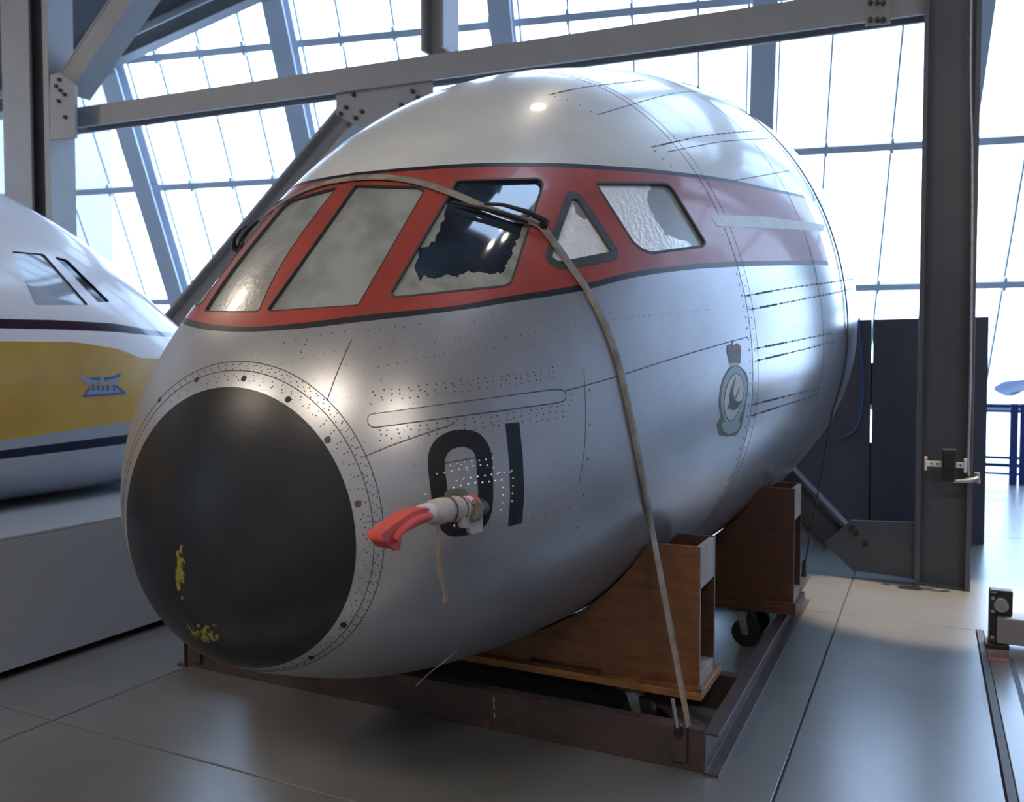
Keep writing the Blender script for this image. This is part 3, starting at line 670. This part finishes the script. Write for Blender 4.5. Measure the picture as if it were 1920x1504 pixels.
# squadron crest
bz = lambda pts: B.hits(resample(roundpoly([(1330+x/7.518, 630+y/7.518) for x, y in pts], 3, 3), 4, True))
crest = patch(B, bz([(360, 405), (450, 440), (520, 520), (550, 650), (548, 790), (515, 930), (500, 1060), (450, 1290), (380, 1400), (250, 1420), (130, 1400), (100, 1240), (160, 1150), (130, 960), (150, 740), (195, 590), (265, 460)]), .0006, .0006, .03).build('crest', M('crest_shade', (.11, .095, .07), None, rough=.5), nose)
def cr(name, pts, m, off): patch(B, bz(pts), off, .0003, .03).build(name, m, crest)
teal = M('crest_pale_blue', (.30, .42, .44), None, rough=.45); crw = M('crest_white', (.60, .58, .57), None, rough=.45); cdark = M('crest_dark', (.035, .028, .03), None, rough=.5)
cred = M('crest_red', (.26, .03, .04), None, rough=.5); cgrey = M('crest_grey', (.12, .15, .16), None, rough=.5); ccream = M('crest_cream', (.62, .60, .48), None, rough=.5)
cr('crest_ring', [(360, 425), (430, 450), (490, 530), (530, 650), (530, 780), (500, 920), (460, 1060), (410, 1190), (340, 1250), (270, 1250), (210, 1180), (170, 1050), (160, 900), (175, 740), (215, 600), (280, 480)], teal, .0010)
cr('crest_scroll', [(185, 1200), (300, 1230), (430, 1185), (425, 1290), (370, 1350), (280, 1385), (200, 1350), (175, 1280)], teal, .0011)
cr('crest_line', [(368, 518), (432, 552), (476, 636), (492, 740), (477, 862), (446, 975), (394, 1096), (333, 1190), (289, 1210), (234, 1158), (203, 1053), (198, 930), (218, 778), (259, 645), (316, 552)], cdark, .0014)
cr('crest_field', [(370, 533), (428, 562), (468, 642), (483, 740), (468, 860), (438, 970), (388, 1088), (330, 1178), (291, 1197), (242, 1148), (212, 1050), (207, 930), (227, 782), (267, 654), (322, 564)], crw, .0018)
cr('crest_bird', [(375, 570), (345, 680), (330, 790), (350, 905), (400, 930), (455, 905), (420, 980), (370, 1040), (310, 1052), (290, 1020), (240, 1042), (280, 940), (275, 830), (300, 740), (352, 600)], cdark, .0022)
cr('crest_bird_tail', [(420, 718), (424, 730), (382, 850), (362, 900), (352, 880)], cdark, .0022)
cr('crest_arc', [(275, 445), (300, 405), (345, 380), (400, 382), (425, 410), (420, 424), (380, 412), (335, 416), (300, 440)], ccream, .0013)
cr('crest_crown_arches', [(250, 130), (300, 108), (328, 150), (340, 150), (385, 95), (440, 140), (445, 300), (430, 330), (265, 330), (245, 210)], cgrey, .0012)
cr('crest_crown', [(270, 300), (320, 290), (430, 270), (440, 390), (400, 385), (345, 380), (275, 395)], cgrey, .0013)
cr('crest_crown_lobe', [(250, 200), (290, 175), (335, 200), (330, 255), (290, 275), (258, 270)], cred, .0014)
cr('crest_crown_lobe', [(350, 195), (390, 165), (435, 190), (435, 240), (390, 260), (355, 240)], cred, .0014)
cr('crest_crown_top', [(318, 60), (332, 60), (334, 150), (350, 170), (330, 190), (310, 165)], cgrey, .0013)
# seams and rivets
SE = MB()
def seam(px, w=.004, smooth=True): ribbon(B, hitline(px, 10, smooth), w, .0006, SE)
def station(y, w, t0=-math.pi, t1=math.pi, mb=SE): 
    v = float(B.v_of(y)); ribbon(B, [(v, t) for t in np.linspace(t0, t1, 160)], w, .0006, mb)
station(2.0665, .003); station(2.082, .003); station(3.96, .004); station(4.02, .002); station(5.0, .002)
seam([(613, 752), (628, 710), (645, 668), (659, 638)], .003); seam([(684, 856), (735, 835), (800, 812), (845, 797), (853, 790)], .003)
seam([(1060, 733), (1150, 708), (1250, 676), (1330, 652), (1372, 640), (1402, 632)], .004)
seam([(806, 900), (808, 880), (820, 872), (870, 862), (925, 851)], .003)
seam([(1095, 690), (1098, 780), (1095, 850), (1085, 910)], .002, True); seam([(680, 980), (724, 975)], .002)
for r_ in ([(1397, 555), (1480, 540), (1560, 529), (1600, 523)], [(1404, 581), (1480, 566), (1560, 550), (1600, 541)], [(1415, 654), (1500, 637), (1560, 624)], [(1416, 677), (1500, 657), (1565, 640)], [(1410, 759), (1470, 744), (1545, 725)], [(1408, 780), (1470, 760), (1540, 738)],
           [(1221, 276), (1320, 255), (1417, 245)], [(1250, 285), (1360, 265), (1471, 259)], [(1028, 178), (1100, 163), (1210, 150)], [(1120, 215), (1260, 176), (1350, 172)], [(1370, 340), (1480, 320)]): seam(r_, .004)
SE.build('panel_seams', seamm, nose)['kind'] = 'stuff'
RV = MB(); RL = MB(); HV = MB()
def along(c, sp, lf=B):
    A = np.array(c); P = lf.pos(A[:, 0], A[:, 1]); d = np.r_[0, np.cumsum(np.linalg.norm(np.diff(P, axis=0), axis=1))]; s_ = np.arange(sp/2, d[-1], sp)
    v = np.interp(s_, d, A[:, 0]); t = np.interp(s_, d, A[:, 1]); return v, t
def rivets(c, sp=.03, r=.0032, h=.0012, mb=RV, jit=0.):
    v, t = along(c, sp)
    if jit: v = v+RNG.normal(0, jit, len(v)); t = t+RNG.normal(0, jit*2, len(t))
    dots(B.pos(v, t), B.nrm(v, t), r, h, mb)
for y, sp in ((2.0515, .045), (2.0555, .038), (2.061, .04), (2.070, .03), (2.0745, .03), (2.0785, .032)):
    v = float(B.v_of(y)); rivets([(v, t) for t in np.linspace(-1.6, 2.2, 200)], sp, .0026, .0008, jit=.0006)
for dy in (-14, -24, -33): rivets(hitline([(690, 770+dy), (860, 748+dy), (1050, 722+dy)], 12), .028, .003, jit=.0012)
for dy in (14, 24, 34): rivets(hitline([(700, 803+dy-8), (860, 783+dy-10), (1060, 757+dy-10)], 12), .03, .003, jit=.0012)
rivets(hitline([(1066, 725), (1072, 745), (1066, 765)], 6), .02, .003)
for y, sp, r in ((3.93, .05, .006), (3.99, .05, .004), (5.60, .06, .005), (5.80, .06, .005), (4.50, .06, .003)): rivets([(float(B.v_of(y)), t) for t in np.linspace(-.9, .35, 80)], sp, r, .0012)
rivets(hitline([(1221, 276), (1240, 295), (1258, 312), (1270, 321)], 8), .05, .006); rivets(hitline([(1028, 178), (1070, 190), (1120, 215)], 8), .06, .005); rivets(hitline([(1310, 345), (1340, 415), (1385, 492)], 8), .05, .003)
rivets(hitline([(560, 668), (575, 640)], 8), .03); rivets(hitline([(520, 650), (550, 640), (640, 626), (800, 606)], 10), .04, .003, jit=.002)
rivets(hitline([(500, 690), (620, 660), (760, 650), (880, 632)], 10), .035, .002); rivets(hitline([(880, 640), (1000, 625), (1150, 600), (1330, 580)], 10), .03, .0022); rivets(hitline([(700, 690), (860, 660), (1060, 640)], 10), .03, .002)
rivets(hitline([(870, 990), (1000, 970), (1180, 925)], 10), .06, .003); rivets(hitline([(1105, 700), (1106, 800), (1098, 900), (1080, 1000)], 10), .12, .005)
for r_ in ([(1397, 555), (1480, 540), (1560, 529), (1600, 523)], [(1404, 581), (1480, 566), (1560, 550), (1600, 541)], [(1415, 654), (1500, 637), (1560, 624)], [(1416, 677), (1500, 657), (1565, 640)], [(1410, 759), (1470, 744), (1545, 725)], [(1408, 780), (1470, 760), (1540, 738)], [(1221, 276), (1320, 255), (1417, 245)], [(1028, 178), (1100, 163), (1210, 150)]):
    rivets(hitline(r_, 10), .09, .007, .002, HV)
    rivets(hitline(smoothline(r_, 10)[2:6], 6), .018, .006, .002, HV)
for px in ([(838, 876), (870, 868), (925, 860)], [(812, 890), (850, 884), (905, 872), (930, 880)], [(850, 905), (885, 896), (960, 885)], [(845, 917), (880, 908), (950, 900)], [(935, 880), (942, 900), (944, 930), (938, 965)], [(958, 876), (962, 900), (960, 940)], [(798, 920), (800, 940)], [(845, 985), (870, 990)], [(860, 868), (880, 885)]):
    rivets(hitline(px, 6), .024, .0045, .002, RL)
RV.build('rivets', rivetm, nose)['kind'] = 'stuff'; RL.build('bright_rivets', rivetl, nose)['kind'] = 'stuff'; HV.build('dark_rivets', rubber, nose)['kind'] = 'stuff'
scr = [(614, 825), (671, 945), (680, 1062), (644, 1172), (584, 1233), (540, 749), (457, 710), (369, 712), (299, 750)]
for i, q in enumerate(scr):
    v, t = B.hit(q); p = B.pos(v, t)[0]; n = B.nrm(v, t)[0]
    MB().cyl(p-n*.004, p+n*(.0012 if i < 2 else .0006), .0105, 16).build('screw', M('rusty_screw', (.10, .055, .04), None, rough=.6) if i < 2 else (galv if i == 2 else rubber), nose)
# windscreen wipers
for mir in (False, True):
    def wp(q, off):
        v, t = B.hit(q); p = B.pos(v, t)[0]+B.nrm(v, t)[0]*off
        if mir: p[0] = 2*B.x0-p[0]
        return p
    pv = wp((1016, 427), .0); pv2 = wp((1016, 427), .035)
    wa = MB().tube([pv, pv2], .016, 12).build('wiper', darkmetal, nose)
    MB().tube([pv2, wp((985, 415), .045), wp((940, 400), .04), wp((905, 394), .03)], [.012, .010, .007, .005], 8).build('wiper_arm', darkmetal, wa)
    MB().tube([wp((848, 385), .014), wp((900, 397), .016), wp((950, 410), .016), wp((988, 422), .014)], [.006, .0075, .0075, .006], 6).build('wiper_blade', rubber, wa)

# ------------------------------------------------------------------ pitot tube under its cover
pv_, pt_ = B.hit((893, 950)); pp = B.pos(pv_, pt_)[0]; pn = B.nrm(pv_, pt_)[0]; XP = pp[0]+.06
q = lambda a, b, dx=0.: PX((a, b), XP+dx)
mast = MB().tube([pp-pn*.02, pp+pn*.03, q(893, 948)], [.035, .026, .022], 12).build('pitot_mast', darkmetal, nose)
fv, ft_ = B.hit((852, 928)); patch(B, hitpoly([(832, 925), (845, 916), (868, 915), (878, 926), (872, 940), (838, 940)], 5, 5), .004, .004).build('mast_plate', M('greenish_plate', (.16, .19, .18), (.25, .26, .24), 30., .5, .5), nose)
cov = root('pitot_cover', q(800, 965), 'red cloth pitot cover bound with beige tape below the digits', 'cover')
redcloth = M('red_cloth', (.62, .085, .065), (.50, .06, .05), 6., .8, 0., .3, 120.); tape = M('beige_cloth_tape', (.48, .41, .34), (.36, .30, .24), 18., .85, 0., .35, 90.); whitecl = M('white_cloth', (.60, .55, .53), None, rough=.85)
sock = [(714, 1003), (740, 983), (768, 963), (786, 955), (802, 952), (812, 960), (812, 974), (800, 980), (786, 985), (772, 993), (758, 1000), (752, 1008), (753, 1019), (749, 1028), (738, 1030), (727, 1021)]
ob = MB().prism([q(*p, .022) for p in roundpoly(sock, 3, 2)], (-.044, 0, 0), 0, True).build('sleeve', redcloth, cov, .014)
MB().tube([q(a, b, .026) for a, b in smoothline([(806, 968), (785, 973), (765, 985), (748, 1000), (740, 1014)], 6)], [.009]*3+[.012]*30 if False else .011, 8).build('sleeve_fold', redcloth, cov)
MB().tube([q(a, b, 0) for a, b in resample([(714, 1003), (727, 1021), (738, 1030), (749, 1028)], 4)], .004, 6).build('sleeve_hem', redcloth, cov)
MB().tube([q(790, 963), q(800, 962), q(812, 961)], [.024, .026, .026], 14).build('white_band', whitecl, cov)
MB().tube([q(808, 962), q(814, 961), q(826, 958), q(838, 956), q(850, 955), q(858, 954), q(868, 953)], [.031, .035, .036, .034, .037, .036, .030], 18).build('tape_wrap', tape, cov)
for a, b, r in ((838, 956, .0375), (858, 953, .036)):
    c = q(a, b); ax = q(a+6, b-1.5)-q(a, b); ax /= np.linalg.norm(ax); u = np.cross(ax, (1., 0, 0)); u /= np.linalg.norm(u); w = np.cross(ax, u)
    MB().tube([c+r*(u*math.cos(t)+w*math.sin(t))+ax*.004*math.sin(t) for t in np.linspace(0, 2*math.pi, 25)], .0022, 6).build('binding_cord', M('brown_cord', (.10, .05, .03), None, rough=.8), cov)
for k, (a, b) in enumerate(((852, 954), (861, 951), (870, 949), (878, 947))):
    MB().tube([q(a, b), q(a+5, b-1), q(a+10, b-2)], [.026, .0285, .026], 14).build('red_band' if k % 2 else 'white_band', redcloth if k % 2 else whitecl, cov)
fl = MB(); P1 = [(868, 962), (884, 958), (902, 940), (907, 948), (905, 972), (906, 996), (884, 1002), (880, 990), (866, 990)]
fl.prism([q(*p, .03) for p in roundpoly(P1, 3, 2)], (-.012, 0, 0)); fl.build('loose_flap', tape, cov, .004)
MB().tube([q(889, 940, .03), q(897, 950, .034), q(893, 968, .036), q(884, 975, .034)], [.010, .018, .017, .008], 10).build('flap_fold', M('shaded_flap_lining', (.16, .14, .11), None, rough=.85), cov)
for sft in (0, 5):
    MB().tube([q(a, b, .02) for a, b in smoothline([(818+sft, 984), (821+sft, 1010), (820+sft*.6, 1040), (824+sft, 1080), (831+sft*.5, 1105), (834+sft, 1131-sft)], 8)], .0028, 6).build('tie_string', M('string', (.34, .25, .19), None, rough=.9), cov)
v, t = B.hit((858, 1217)); p0 = B.pos(v, t)[0]+B.nrm(v, t)[0]*.003; wy = p0[1]-.05
tag(MB().tube([p0, PY((830, 1243), wy-.02), PY((805, 1262), wy-.04), PY((780, 1286), wy-.06)], .0018, 6).build('loose_wire', galv), 'thin stray wire dangling beneath the silver belly', 'wire')

# ------------------------------------------------------------------ straps over the body
half = [(648, 339), (700, 335), (750, 338), (795, 347), (850, 366), (900, 388), (960, 410), (1008, 423), (1030, 447), (1062, 492), (1100, 548), (1135, 618), (1160, 695), (1180, 785), (1200, 885), (1214, 960)]
hl = [list(h) for h in hitline(half, 12)]; hl[0][1] = HALF
A = np.array(hl); P = B.pos(A[:, 0], A[:, 1])+B.nrm(A[:, 0], A[:, 1])*.007; Nn = B.nrm(A[:, 0], A[:, 1])
END = PY((1291, 1362), 3.055); n0 = len(P); fr = np.linspace(0, 1, 14)[1:, None]
P = np.concatenate([P, P[-1]+(END-P[-1])*fr]); Nn = np.concatenate([Nn, np.repeat(Nn[-1:], 13, 0)*(1-fr)+np.array([[.5, -.85, 0]])*fr])
def flatstrap(P, Nn, w, th):
    T = np.gradient(P, axis=0); sd = np.cross(Nn, T); sd /= np.linalg.norm(sd, axis=1)[:, None]; Nq = np.cross(T, sd); Nq /= np.linalg.norm(Nq, axis=1)[:, None]; w = np.asarray(w).reshape(-1, 1)/2
    V = np.concatenate([P+sd*w+Nq*th, P-sd*w+Nq*th, P-sd*w-Nq*th, P+sd*w-Nq*th]); n = len(P)
    return V, [(k*n+i, ((k+1) % 4)*n+i, ((k+1) % 4)*n+i+1, k*n+i+1) for i in range(n-1) for k in range(4)]
wd_ = np.concatenate([np.full(n0, .034), np.linspace(.034, .020, 13)])
V, Fc = flatstrap(P, Nn, wd_, .0018); sm = MB().add(V, Fc, 0, True)
Vm = V.copy(); Vm[:, 0] = 2*B.x0-Vm[:, 0]; sm.add(Vm, [f[::-1] for f in Fc], 0, True)
st = sm.build('tie_down_strap', webbing); tag(st, 'dirty beige webbing strap over the windscreen down to the front steel beam', 'strap')
vr = float(B.v_of(5.70)); TE = -.33
tt = np.linspace(HALF, TE, 70); P = B.pos(np.full(70, vr), tt)+B.nrm(np.full(70, vr), tt)*.009; Nn = B.nrm(np.full(70, vr), tt)
END2 = np.array([-.70, 5.72, .19]); fr = np.linspace(0, 1, 10)[1:, None]; P = np.concatenate([P, P[-1]+(END2-P[-1])*fr]); Nn = np.concatenate([Nn, np.repeat(Nn[-1:], 9, 0)])
V, Fc = flatstrap(P, Nn, np.full(len(P), .028), .003); sm = MB().add(V, Fc, 0, True); Vm = V.copy(); Vm[:, 0] = 2*B.x0-Vm[:, 0]; sm.add(Vm, [f[::-1] for f in Fc], 0, True)
tag(sm.build('tie_down_strap', darkweb), 'dark strap around the rear of the silver body down to the cradle frame', 'strap')

# ------------------------------------------------------------------ steel cradle frame and wooden saddles
FX0, FX1, FY0, FY1, FZ = -3.335, -.722, 3.10, 5.76, .16
cr_ = root('steel_cradle_frame', ((FX0+FX1)/2, (FY0+FY1)/2, 0), 'rusty brown steel channel frame on the floor under the cockpit section', 'frame')
def channel(name, p0, L, ax, out, h=FZ, fl=.057, tk=.009):
    """C section: web at p0, flanges pointing along out, running along ax"""
    ax, out, p0 = (np.array(k, float) for k in (ax, out, p0)); z = np.array([0, 0, 1.])
    pr = [(0, 0), (fl, 0), (fl, tk), (tk, tk), (tk, h-tk), (fl, h-tk), (fl, h), (0, h)]
    return MB().prism([p0+out*a+z*b for a, b in pr], ax*L).build(name, rust, cr_, .0015)
channel('front_beam', (FX0, FY0, .001), FX1-FX0-.002, (1, 0, 0), (0, 1, 0))
channel('side_rail', (FX1, FY0-.012, .001), FY1-FY0, (0, 1, 0), (1, 0, 0))
channel('side_rail', (FX0, FY0-.012, .001), FY1-FY0, (0, 1, 0), (-1, 0, 0))
channel('rear_beam', (FX0+.002, FY1, .001), FX1-FX0-.004, (1, 0, 0), (0, -1, 0))
channel('cross_beam', (FX0+.002, 3.72, .001), FX1-FX0-.004, (1, 0, 0), (0, 1, 0), .155)
for sx in (-1, 1):
    c = (FX0+FX1)/2; xe = (FX1-FX0)/2-.01
    MB().bar((c+sx*xe, FY0+.07, .115), (c+sx*(xe-.5), 3.71, .115), .045, .006, (1, 1, 0)).build('corner_brace', rust, cr_)
    x = c+sx*(xe-.075); hk = box('strap_hook', rust, cr_, x-.035, x+.025, FY0-.022, FY0, .035, .172, bevel=.004)
    box('hook_tongue', darkmetal, hk, x-.018, x+.010, FY0-.045, FY0-.02, .135, .185, bevel=.005)
    MB().tube([(x-.004, FY0-.045, .175), (x-.010, FY0-.055, .225), (x-.02, FY0-.06, .285)], .007, 8).build('turnbuckle', galv, hk)
    MB().tube([np.array(END2)*np.array([1, 1, 0])+np.array([0 if sx > 0 else FX0+FX1-2*END2[0], 0, z_]) for z_ in (.165, .20, .24, .27)], [.02, .014, .016, .008], 10).build('turnbuckle', darkmetal, cr_)
for (a, b, c, d) in ((1236, 1310, 1239, 1322), (1239, 1330, 1240, 1338)): pass
ymk = M('yellow_paint_mark', (.42, .33, .12), None, rough=.6)
p, q_ = PY((926, 1306), FY0-.001), PY((927, 1347), FY0-.001)
for f0, f1 in ((0, .28), (.36, .55), (.74, 1.)): MB().obox(p+(q_-p)*(f0+f1)/2, (.003, 0, 0), (0, .0008, 0), (q_-p)*(f1-f0)/2).build('paint_mark', ymk, cr_)
def section_z(xs, y, gap):
    up, dn, w, zm = B.st(np.array([float(B.v_of(y))]))[:, 0]; f = np.clip(np.abs(xs-B.x0)/w, 0, .999)
    return zm-dn*np.sqrt(1-f**2)-gap
def saddle(yf, depth, xr, ztop, zbase, bt, m1, m2, label, gap):
    xl = 2*B.x0-xr; t = root('wooden_saddle', (B.x0, yf+depth/2, 0), label, 'cradle')
    for nm, y, mm in (('front_panel', yf, m1), ('rear_panel', yf+depth-.02, m2)):
        xs = np.linspace(xl, xr, 90); zz_ = np.minimum(np.minimum(section_z(xs, y, gap), section_z(xs, y+.02, gap)), ztop); zz_ = np.maximum(zz_, zbase+bt+.006)
        pts = [(xl, y, zbase+bt)]+[(x, y, z) for x, z in zip(xs, zz_)]+[(xr, y, zbase+bt)]
        MB().prism(pts, (0, .02, 0)).build(nm, mm, t)
    for sx in (1, -1):
        X = xr if sx > 0 else xl
        box('end_block', palewood, t, X-sx*.022, X-sx*.0, yf+.021, yf+depth-.021, ztop-.17, ztop-.003, bevel=.002)
        box('foot_block', palewood, t, X-sx*.06, X-sx*.0, yf+.021, yf+depth-.021, zbase+bt+.0005, zbase+bt+.05, bevel=.002)
        xi = X-sx*.24; zi = float(section_z(np.array([xi]), yf, gap)[0])-.03
        box('inner_rib', m2, t, xi-.01, xi+.01, yf+.021, yf+depth-.021, zbase+bt+.0005, min(zi, ztop)-.06, bevel=.001)
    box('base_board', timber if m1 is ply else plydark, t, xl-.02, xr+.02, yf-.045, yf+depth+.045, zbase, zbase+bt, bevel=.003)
    for sx in (1, -1):
        X = B.x0+sx*(xr-B.x0-.11); box('cleat', plydark if m1 is not ply else ply, t, X-.13, X+.13, yf-.044, yf-.004, zbase+bt+.0005, zbase+bt+.018, bevel=.002)
        X = B.x0+sx*.62; box('cleat', plydark, t, X-.16, X+.16, yf-.044, yf-.004, zbase+bt+.0005, zbase+bt+.016, bevel=.002)
        for yy in (yf+.0, yf+depth-.0):
            X = B.x0+sx*(xr-B.x0-.27); cs = box('caster', darkmetal, t, X-.06, X+.06, yy-.05, yy+.05, zbase-.008, zbase-.0005, bevel=.002)
            r = .076; ax = .0765; off = .03
            MB().cyl((X, yy, zbase-.009), (X, yy, zbase-.03), .038, 18).build('swivel', galv, cs)
            for k in (-1, 1): MB().prism([(X-.02, yy+k*.027, zbase-.03), (X+.03, yy+k*.027, zbase-.03), (X+off+.016, yy+k*.027, ax-.01), (X+off-.016, yy+k*.027, ax-.01)], (0, k*.004, 0)).build('fork', galv, cs)
            MB().cyl((X+off, yy-.021, ax), (X+off, yy+.021, ax), r, 28).build('wheel', rubber, cs, .006)
            MB().cyl((X+off, yy-.034, ax), (X+off, yy+.034, ax), .008, 10).build('axle', galv, cs)
    return t
p = PY((1313, 1027), 3.33); saddle(3.33, .27, float(p[0]), float(p[2]), .195, .032, ply, plydark, 'brown plywood saddle under the nose behind the front steel beam', .008)
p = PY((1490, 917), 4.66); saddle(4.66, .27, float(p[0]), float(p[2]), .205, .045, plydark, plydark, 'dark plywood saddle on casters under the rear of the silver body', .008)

# ------------------------------------------------------------------ yellow and white aircraft on its plinth
Yv = [0, .10, .18, .26, .32, .415, .51, .645, .825, 1.26, 1.59, 1.75, 1.83, 1.85, 1.85, 1.85, 1.85]
A2 = Loft(-5.35, 6.6, 8.0, Yv, [0, .1, .19, .25, .29, .31, .31, .31, .30, .28, .26, .26, .26, .26, .26, .26, .26],
    [0, .14, .26, .36, .45, .53, .60, .665, .71, .75, .775, .79, .79, .79, .79, .79, .79], [1.2, 1.21, 1.21, 1.20, 1.18, 1.15, 1.11, 1.07, 1.03, .99]+[.96]*7, -1, 2.7)
yel = M('yellow_gloss_paint', (.50, .32, .06), (.45, .28, .05), 3., .22, 0., coat=.6); wht = M('white_gloss_paint', (.72, .73, .75), None, rough=.25, coat=.5)
nav = M('navy_gloss_paint', (.012, .016, .035), None, rough=.15, coat=.5); gry = M('grey_gloss_paint', (.30, .33, .38), None, rough=.3, coat=.3)
def zc(px): return np.array([A2.pos(*A2.hit(q, 2., 9.))[0][1:] for q in px])
ZL = [zc(p) for p in ([(2, 598), (100, 600), (210, 606), (300, 622)], [(2, 616), (100, 618), (210, 622), (300, 631)], [(2, 640), (140, 641), (225, 655), (265, 672)], [(2, 826), (120, 809), (240, 791)], [(2, 845), (120, 830), (238, 815)], [(2, 861), (120, 847), (238, 832)])]
CV = []
for z in ZL:
    o = np.argsort(z[:, 0]); y, h = z[o, 0], z[o, 1]; k = np.polyfit(y, h, 1) if len(y) < 4 else None
    ys = np.linspace(.75, 6.0, 60); CV.append((ys, np.interp(ys, y, h)))
def a2line(c):
    out = []
    for y, h in zip(*c):
        v = float(A2.v_of(y)); up, dn, w, zm = A2.st(np.array([v]))[:, 0]; dz = h-zm; ud = up if dz > 0 else dn; f = dz/ud
        if abs(f) < .98: e = A2.ex/2; out.append((v, math.atan2(math.copysign(abs(f)**e, dz), (1-abs(f)**A2.ex)**.5)))
    return sorted(out)
AL_ = [a2line(c) for c in CV]
def zone2(v, t):
    z = np.zeros(len(v), int)
    for i, c in enumerate(AL_): c = np.array(c); z[(t < np.interp(v, c[:, 0], c[:, 1], left=-9.)) & (v > c[0, 0])] = [1, 0, 2, 3, 1, 3][i]
    return z
W1 = hitpoly([(22, 471), (82, 476), (166, 572), (66, 572)], 12, 5, A2); W2 = hitpoly([(102, 481), (126, 487), (206, 566), (184, 567)], 10, 4, A2)
W1 = [(v, min(t, 1.52)) for v, t in W1]; W2 = [(v, min(t, 1.52)) for v, t in W2]
ac2 = skin(A2, .03, .86, 60, 60, AL_, [W1, W2], zone2, [wht, nav, yel, gry], 'aircraft')
th = np.linspace(0, 2*math.pi, 80, endpoint=False); R0 = A2.pos(np.full(80, .855), th); cc_ = np.array([A2.x0, R0[0, 1], 1.5])
MB().prism(list((R0-cc_)*np.array([.98, 1, .98])+cc_), (0, .02, 0)).build('rear_bulkhead', plydark, ac2)
tag(ac2, 'yellow and white aircraft nose with navy stripes on a grey plinth', 'aircraft')
wg = M('aircraft_window_glass', (.30, .35, .42), (.42, .48, .56), 2.5, .06, 0., spec=.9); wg2 = M('aircraft_dark_glass', (.02, .03, .04), None, rough=.08, spec=.8)
for poly, mm in ((W1, wg), (W2, wg2)):
    for mir in (False, True): patch(A2, poly, -.012, cell=.08, mirror=mir).build('window_pane', mm, ac2)
bm_ = M('emblem_blue', (.03, .09, .30), None, rough=.4); bg_ = M('emblem_pale_blue', (.22, .29, .36), None, rough=.4)
ez = lambda pts: A2.hits(resample([(140+x/18.29, 690+y/18.29) for x, y in pts], 2.5, True))
em = patch(A2, ez([(130, 270), (400, 330), (850, 330), (860, 520), (600, 570), (480, 610), (380, 560), (250, 420)]), .0015, .001, .03).build('emblem', bg_, ac2)
def e2(pts, m, o=.003): patch(A2, ez(pts), o, .001, .03).build('emblem_piece', m, em)
e2([(500, 660), (1400, 590), (1680, 850), (330, 950)], bg_, .0015)
e2([(1000, 330), (1300, 290), (1600, 140), (1540, 400), (1380, 570), (1200, 520), (1050, 430)], bg_, .0015)
e2([(520, 340), (860, 310), (860, 470), (760, 400), (560, 400)], bm_); e2([(1000, 330), (1300, 290), (1580, 170), (1540, 300), (1200, 390), (1060, 430)], bm_)
e2([(850, 260), (950, 250), (1000, 480), (970, 720), (880, 720), (830, 480)], bg_)
e2([(290, 930), (1740, 830), (1760, 890), (280, 1000)], bm_); e2([(480, 680), (560, 690), (350, 950), (280, 980)], bm_); e2([(1370, 600), (1440, 590), (1750, 850), (1640, 860)], bm_)
for x in (600, 760, 920, 1090, 1300): e2([(x, 590), (x+60, 585), (x+75, 770), (x+15, 775)], bm_, .0035)
pl = root('display_plinth', (-5.4, 2.5, 0), 'long pale grey plinth under the yellow and white aircraft', 'plinth')
plm = M('plinth_grey_paint', (.31, .325, .35), None, rough=.5)
box('side_panel', plm, pl, -3.99, -3.96, 0.4, 7.2, .045, .675, bevel=.003)
box('top_panel', plm, pl, -6.8, -3.96, 0.4, 7.2, .676, .69, bevel=.002)
box('end_panel', plm, pl, -6.8, -3.991, 7.17, 7.2, .045, .675, bevel=.003); box('end_panel', plm, pl, -6.8, -3.991, .4, .43, .045, .675, bevel=.003)
box('side_panel', plm, pl, -6.8, -6.77, .44, 7.16, .045, .675, bevel=.003)
box('recessed_base', rubber, pl, -6.7, -4.12, .5, 7.1, .0005, .6, bevel=0)

# yellow and red tractor, unseen, added for its reflection in the silver body
tt_ = root('added_tractor', (5.2, 13.2, 0), 'unseen yellow tractor with red bonnet, added for its reflection in the silver body', 'tractor')
box('body', yel, tt_, 4.3, 5.6, 12.4, 14.0, .25, 1.15, bevel=.06); box('bonnet', redp, tt_, 5.62, 7.0, 12.6, 13.8, .35, 1.45, bevel=.08); box('bumper', rubber, tt_, 4.15, 4.29, 12.5, 13.9, .25, .5, bevel=.02)
for x in (4.7, 6.5):
    for y0 in (12.25, 13.85): MB().cyl((x, y0, .36), (x, y0+.24, .36), .355, 24).build('wheel', rubber, tt_, .03)
